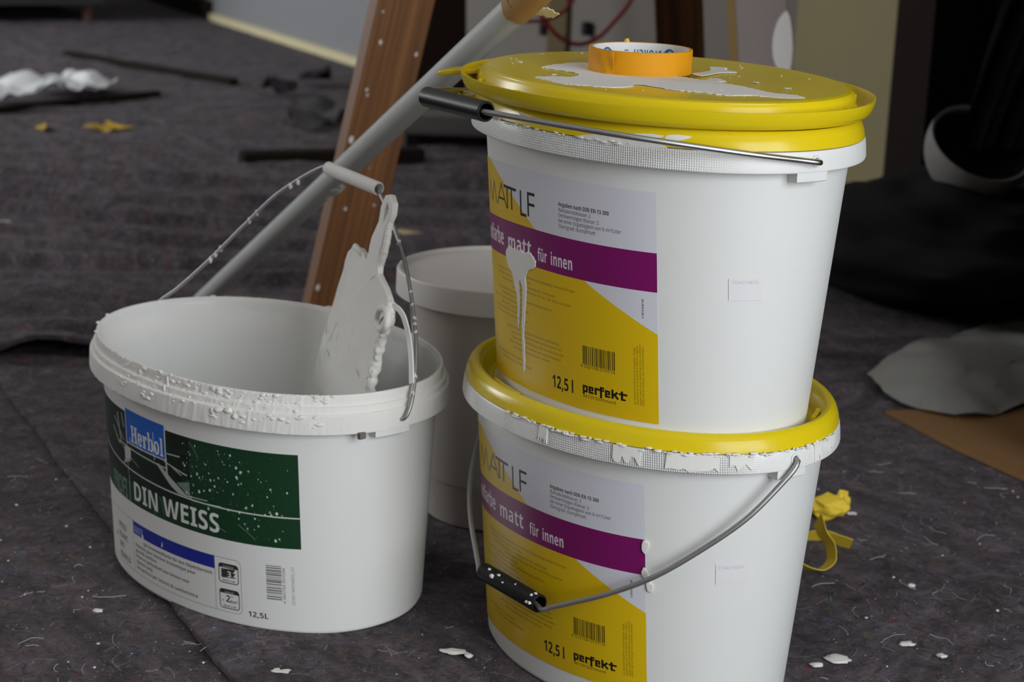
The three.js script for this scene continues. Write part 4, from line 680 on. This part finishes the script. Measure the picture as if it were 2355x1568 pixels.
// crumpled sheets: a rumpled patch with thickness over an outline
function rumple(outline, hgt, fr, sd, th, edge = 0.02, dome = 0, base = 0.003) {
  let cx = 0, cz = 0; for (const [x, z] of outline) { cx += x / outline.length; cz += z / outline.length; }
  const fold = (x, z) => Math.abs(N3(x * fr + sd, z * fr, sd)) + 0.5 * Math.abs(N3(x * fr * 2.3, z * fr * 2.3 + sd, sd));
  return warp(outline.map(([x, z]) => [x, -z]), th, 0, edge, (x, mz, d) => { const z = -mz, rr2 = Math.hypot(x - cx, z - cz); return V(x, base + d + hgt * fold(x, z) + dome * Math.exp(-((rr2 / 0.13) ** 2)), z); });
}
tag(mesh('plastic_film', rumple([[-1.30, -4.27], [-1.212, -4.298], [-1.157, -4.40], [-1.106, -4.42], [-1.03, -4.53], [-1.005, -4.62], [-1.05, -4.70], [-1.13, -4.76], [-1.19, -4.70], [-1.24, -4.55], [-1.32, -4.44]], 0.05, 9, 3, 0.0012, 0.03, 0.02, 0.021), M.film), 'crumpled shiny white film lying on the felt at far left', 'plastic film');
tag(mesh('plastic_film', rumple([[0.455, -2.28], [0.464, -2.213], [0.495, -2.150], [0.532, -2.122], [0.585, -2.14], [0.66, -2.21], [0.78, -2.45], [0.80, -2.62], [0.699, -2.61], [0.633, -2.53], [0.575, -2.415], [0.531, -2.365], [0.488, -2.32]], 0.02, 7, 8, 0.001, 0.025, 0.03), phys({ color: lin(0.36, 0.36, 0.34), roughness: 0.45, transmission: 0.25, thickness: 0 })), 'rumpled translucent plastic sheet lying on the cardboard at right', 'plastic film');
tag(mesh('cardboard', warp([[0.455, 2.150], [0.511, 2.014], [0.60, 1.845], [0.70, 2.10], [0.64, 2.20], [0.531, 2.165]], 0.004, 0.0006, 0.2, (x, y, z) => V(x, z + 0.0015, -y)), std({ color: lin(0.22, 0.11, 0.035), roughness: 0.8 })), 'piece of brown cardboard on the felt at the right edge', 'cardboard');
tag(mesh('masking_tape_scrap', rumple([[0.536, -2.128], [0.575, -2.135], [0.60, -2.16], [0.575, -2.152], [0.545, -2.142]], 0.004, 30, 4, 0.0008, 0.02), M.tapeYellow), 'sliver of yellow tape along the front of the rumpled plastic sheet', 'tape scrap');
const heapMat = phys({ color: lin(0.030, 0.027, 0.03), roughness: 1, specularIntensity: 0.2 });
tag(mesh('crumpled_cloth', rumple([[-0.56, -4.55], [-0.50, -4.62], [-0.43, -4.5], [-0.41, -4.3], [-0.46, -4.16], [-0.52, -4.2], [-0.55, -4.35]], 0.055, 8, 12, 0.004, 0.03), std({ color: lin(0.05, 0.046, 0.05), roughness: 1 })), 'crumpled dark cloth lying close to the left side of the ladder leg', 'cloth');
tag(mesh('crumpled_cloth', rumple([[-0.67, -4.76], [-0.63, -4.82], [-0.575, -4.76], [-0.57, -4.68], [-0.62, -4.66]], 0.05, 14, 5, 0.004, 0.02, 0.02), heapMat), 'small dark bundle on the felt left of the ladder leg', 'cloth');
tag(mesh('crumpled_cloth', rumple([[-0.60, -4.98], [-0.55, -5.03], [-0.51, -4.98], [-0.505, -4.9], [-0.56, -4.88]], 0.05, 13, 9, 0.004, 0.02, 0.02), heapMat), 'smaller dark bundle farther back towards the grey wall', 'cloth');

// ------------------------------------------------------------------ scraps of yellow masking tape
const scrap = 'scraps of yellow masking tape behind the lower bucket';
tag(mesh('masking_tape_scrap', join([blob(0.327, 0.013, -1.778, 0.021, 0.0125, 0.013, 0.4, 1.7, 3), blob(0.343, 0.018, -1.785, 0.007, 0.009, 0.006, 0.5, 1.8, 2)], 0.5), M.tapeYellow), 'crumpled ball of yellow tape, the farthest scrap right of the lower bucket', 'tape scrap', scrap);
tag(mesh('masking_tape_scrap', ribbon([V(0.262, 0.010, -1.70), V(0.288, 0.008, -1.702), V(0.312, 0.012, -1.698), V(0.337, 0.006, -1.692)], V(0, 0.75, 0.65), 0.0185, 0.0006, 30, 0.25), M.tapeYellow), 'flat strip of yellow tape pointing right beside the lower bucket', 'tape scrap', scrap);
tag(mesh('masking_tape_scrap', ribbon([V(0.298, 0.040, -1.668), V(0.301, 0.032, -1.655), V(0.308, 0.022, -1.645), V(0.308, 0.010, -1.636), V(0.297, 0.004, -1.628), V(0.283, 0.007, -1.626), V(0.272, 0.011, -1.632)], V(0.35, 0.35, 0.85), 0.017, 0.0006, 50, 0.1), M.tapeYellow), 'curled loop of yellow tape, the nearest scrap right of the lower bucket', 'tape scrap', scrap);
tag(mesh('masking_tape_scrap', rumple([[-0.965, -4.06], [-0.93, -4.15], [-0.87, -4.13], [-0.86, -4.10], [-0.91, -4.05]], 0.022, 18, 6, 0.001, 0.02), std({ color: lin(0.52, 0.33, 0.03), roughness: 0.8 })), 'yellow brown tape scrap lying on the far felt at left', 'tape scrap');
tag(mesh('masking_tape_scrap', rumple([[-1.075, -4.075], [-1.06, -4.11], [-1.04, -4.07], [-1.05, -4.03]], 0.02, 25, 6, 0.001, 0.02), std({ color: lin(0.5, 0.33, 0.05), roughness: 0.8 })), 'tiny yellow tape scrap, leftmost on the far felt', 'tape scrap');

// ------------------------------------------------------------------ red cable in front of the wall
{
  const t = thing('red_cable', 'red cable hanging in a loop behind the stack above the tape roll', 'cable');
  const pts = (l) => l.map((p) => V(...p));
  mesh('cable_loop', noUv(tube(pts([[0.30, 1.1, -3.72], [0.26, 0.62, -3.64], [0.2092, 0.3755, -3.6426], [0.1755, 0.327, -3.629], [0.1418, 0.2935, -3.620], [0.1038, 0.281, -3.617], [0.0658, 0.296, -3.621], [0.038, 0.3260, -3.629], [0.0245, 0.3418, -3.633], [0.005, 0.362, -3.64], [-0.06, 0.40, -3.66]]), 0.0042, 120, 8)), M.red, t);
  mesh('cable_loop', noUv(tube(pts([[0.16, 1.1, -3.70], [0.12, 0.6, -3.62], [0.0967, 0.3755, -3.602], [0.0684, 0.3405, -3.592], [0.038, 0.3275, -3.588], [-0.005, 0.3247, -3.587], [-0.06, 0.335, -3.59]]), 0.0034, 80, 8)), M.red, t);
}
for (const [s, h, l] of [[3.394, 0.233, 'black socket low on the grey wall left of the batten'], [3.598, 0.254, 'black socket low on the grey wall right of the batten']]) { const c = R(s, 0.012, h), m = mesh('wall_socket', new RoundedBoxGeometry(0.022, 0.032, 0.02, 2, 0.005).rotateY(TH), M.black); m.position.copy(c); tag(m, l, 'socket'); }

// ------------------------------------------------------------------ dark things on the right and far left
{
  const c = R(5.12, 0.24), g = bare(new THREE.SphereGeometry(1, 48, 32)), p = g.attributes.position;
  for (let i = 0; i < p.count; i++) { const x = p.getX(i), y = p.getY(i), z = p.getZ(i), k = 1 + 0.16 * fbm(x * 1.3 + 4, y * 1.6, z * 1.3); p.setXYZ(i, x * 0.26 * k, Math.max(0, (y * 0.5 + 0.42) * 0.205 * k + 0.02 * x), z * 0.21 * k); }
  const m = mesh('cloth_bag', crease(g, 1), M.darkCloth); m.position.set(c.x, 0.002, c.z); m.rotation.y = TH; tag(m, 'slumped black cloth bag on the floor in front of the dark doorway', 'bag');
}
{
  const t = thing('bowl', 'grey round bowl tilted open in the dark corner at right', 'bowl', [0.672, 0.245, -2.70]);
  const o = []; for (let i = 0; i <= 16; i++) { const a = (i / 16) * 1.75; o.push([0.078 * Math.sin(a), -0.078 * Math.cos(a)]); } for (let i = 16; i >= 0; i--) { const a = (i / 16) * 1.72; o.push([0.073 * Math.sin(a), -0.073 * Math.cos(a)]); }
  const b = mesh('shell', crease(noUv(new THREE.LatheGeometry(o.map(([x, y]) => new THREE.Vector2(Math.max(0, x), y)), 60)), 0.7), std({ color: lin(0.22, 0.205, 0.195), roughness: 0.8 }), t);
  mesh('dark_fill', crease(noUv(new THREE.LatheGeometry([[0, -0.0715], [0.035, -0.063], [0.058, -0.043], [0.0715, -0.006], [0.0705, 0.004], [0.066, -0.004], [0.052, -0.04], [0.03, -0.056], [0, -0.06]].map(([x, y]) => new THREE.Vector2(x, y)), 48)), 0.8), M.darkCloth, t);  // dark cloth fill added to darken the inside of the bowl
  t.quaternion.setFromUnitVectors(V(0, 1, 0), V(0.18, 0.80, 0.57).normalize());
}
{
  // grey cloth hanging from above into the bowl, in soft folds
  const pos = [], idx = [], n = 40, m = 30;
  for (const side of [0, 1]) for (let i = 0; i <= n; i++) for (let j = 0; j <= m; j++) { const u = j / m, v = i / n, f = 0.014 * Math.sin(u * 15 + v * 3) + 0.008 * Math.sin(u * 31 + 2 + v * 5); pos.push(0.685 + 0.135 * (1 - v) ** 1.1 + (u - 0.35) * (0.17 - 0.06 * v), 0.245 + 0.42 * (1 - v), -2.715 - 0.1 * (1 - v) + f + side * 0.004); }
  const S = (n + 1) * (m + 1); for (const k of [0, S]) for (let i = 0; i < n; i++) for (let j = 0; j < m; j++) { const a = k + i * (m + 1) + j; idx.push(a, a + m + 1, a + 1, a + 1, a + m + 1, a + m + 2); }
  const g = new THREE.BufferGeometry(); g.setAttribute('position', new THREE.Float32BufferAttribute(pos, 3)); g.setIndex(idx);
  tag(mesh('cloth', crease(g, 1.2), M.darkCloth), 'dark grey cloth hanging from above into the tilted bowl', 'cloth');
}
{
  const t = thing('cupboard', 'tall black cupboard whose edge shows at the right border', 'cupboard', R(6.5, 0.345).toArray(), TH);
  mesh('carcass', new RoundedBoxGeometry(1.38, 1.95, 0.63, 2, 0.004).translate(0, 1.0, -0.01), M.blackBrown, t);
  for (const x of [-0.345, 0.345]) { const d = mesh('door', new RoundedBoxGeometry(0.685, 1.86, 0.02, 2, 0.003).translate(x, 1.0, 0.318), M.blackBrown, t); mesh('handle', new RoundedBoxGeometry(0.012, 0.12, 0.02, 2, 0.004).translate(x - Math.sign(x) * 0.3, 1.0, 0.338), M.dullWire, d); }
  mesh('plinth', new RoundedBoxGeometry(1.3, 0.03, 0.56, 1, 0.003).translate(0, 0.014, -0.02), M.blackBrown, t);
}
{
  const t = thing('cabinet', 'dark green grey cabinet against the far end of the room', 'cabinet', R(0.55, 1.35).toArray(), TH);
  const gm = std({ color: lin(0.055, 0.065, 0.062), roughness: 0.6 });
  mesh('carcass', new RoundedBoxGeometry(0.72, 0.8, 1.9, 2, 0.006).translate(0, 0.465, 0), gm, t);
  for (const z of [-0.48, 0.48]) mesh('door', new RoundedBoxGeometry(0.02, 0.74, 0.92, 2, 0.004).translate(0.365, 0.465, z), gm, t);
  for (const [x, z] of [[0.3, -0.9], [0.3, 0.9], [-0.3, -0.9], [-0.3, 0.9]]) mesh('foot', new THREE.CylinderGeometry(0.022, 0.018, 0.066, 16).translate(x, 0.033, z), std({ color: lin(0.16, 0.08, 0.06), roughness: 0.6 }), t);
}

// ------------------------------------------------------------------ small things on the near felt
const chip = 'white dried paint chips on the near felt';
[[-0.176, -1.368, 0.010, 0.007, 'white paint chip at the bottom edge in front of the open bucket'], [-0.038, -1.419, 0.011, 0.005, 'elongated white paint chip left of the foot of the lower bucket'], [-0.026, -1.412, 0.0035, 0.0035, 'round white paint drop just right of the elongated paint chip'], [0.282, -1.434, 0.010, 0.008, 'largest white paint chip right of the lower bucket'], [0.263, -1.420, 0.006, 0.004, 'white paint chip close to the right foot of the lower bucket'], [0.348, -1.469, 0.0065, 0.004, 'flat white paint chip at lower right, farther back than its neighbours'], [0.373, -1.447, 0.004, 0.004, 'small round paint drop nearest the lower right corner'], [-0.347, -1.475, 0.004, 0.003, 'tiny paint chip near the lower left corner'], [0.378, -1.602, 0.0035, 0.003, 'single white paint drop on the felt right of the lower bucket'], [0.355, -1.79, 0.005, 0.003, 'pale paint fleck on the felt behind the crumpled tape ball']]
  .forEach(([x, z, a, b, l]) => tag(mesh('paint_chip', join([blob(x, 0.0025, z, a, 0.0016, b, 0.5, 1.5, 2)], 1.2), M.crust), l, 'paint chip', chip));
{
  const th = [], cl = [], clear = (x, z, m = 0.02) => { for (const [cx, cz, yaw, a, b] of [[0.1108, -1.4466, 0.9459, 0.15, 0.11], [-0.2189, -1.5942, 0.8041, 0.172, 0.119], [-0.01, -1.775, 0, 0.075, 0.075]]) { const dx = x - cx, dz = z - cz, u = dx * Math.cos(yaw) + dz * Math.sin(yaw), v = dz * Math.cos(yaw) - dx * Math.sin(yaw); if ((u / (a + m)) ** 2 + (v / (b + m)) ** 2 < 1) return false; } return true; };
  for (let i = 0; i < 150; i++) {
    const z = -1.34 - 0.62 * rnd() ** 1.4, x = rr(-0.30, 0.30) * (-z / 1.02); let an = rnd() * 6.28, px = x, pz = z; if (!clear(x, z, 0.03)) continue; const L = rr(0.006, 0.03), p = []; const bend = rr(-0.4, 0.4);
    for (let j = 0; j < 6; j++) { p.push(V(px, 0.0014 + 0.003 * Math.abs(N3(i * 3.1, j * 0.7)), pz)); an += bend + rr(-0.3, 0.3); px += (Math.cos(an) * L) / 5; pz += (Math.sin(an) * L) / 5; }
    th.push(tube(p, rr(0.00016, 0.00034), 10, 4));
  }
  tag(mesh('loose_fibres', noUv(mergeGeometries(th.map((g) => g.toNonIndexed()))), std({ color: lin(0.5, 0.49, 0.49), roughness: 1 })), 'loose white fibres curling out of the near felt', 'fibres', null, 'stuff');
  for (let i = 0; i < 240; i++) { const z = -1.34 - 0.6 * rnd() ** 1.3, x = rr(-0.30, 0.30) * (-z / 1.02), r = 0.0004 + 0.0012 * rnd() ** 3; if (clear(x, z, 0.006)) cl.push(blob(x, 0.0016, z, r, r * 0.6, r, 0.4, 1.5, 0)); }
  tag(mesh('paint_specks', join(cl, 1.2), M.crust), 'fine white paint specks scattered over the near felt', 'specks', null, 'stuff');
}

scene.traverse((o) => { if (o.isMesh) o.castShadow = o.receiveShadow = true; });
renderer.render(scene, camera);
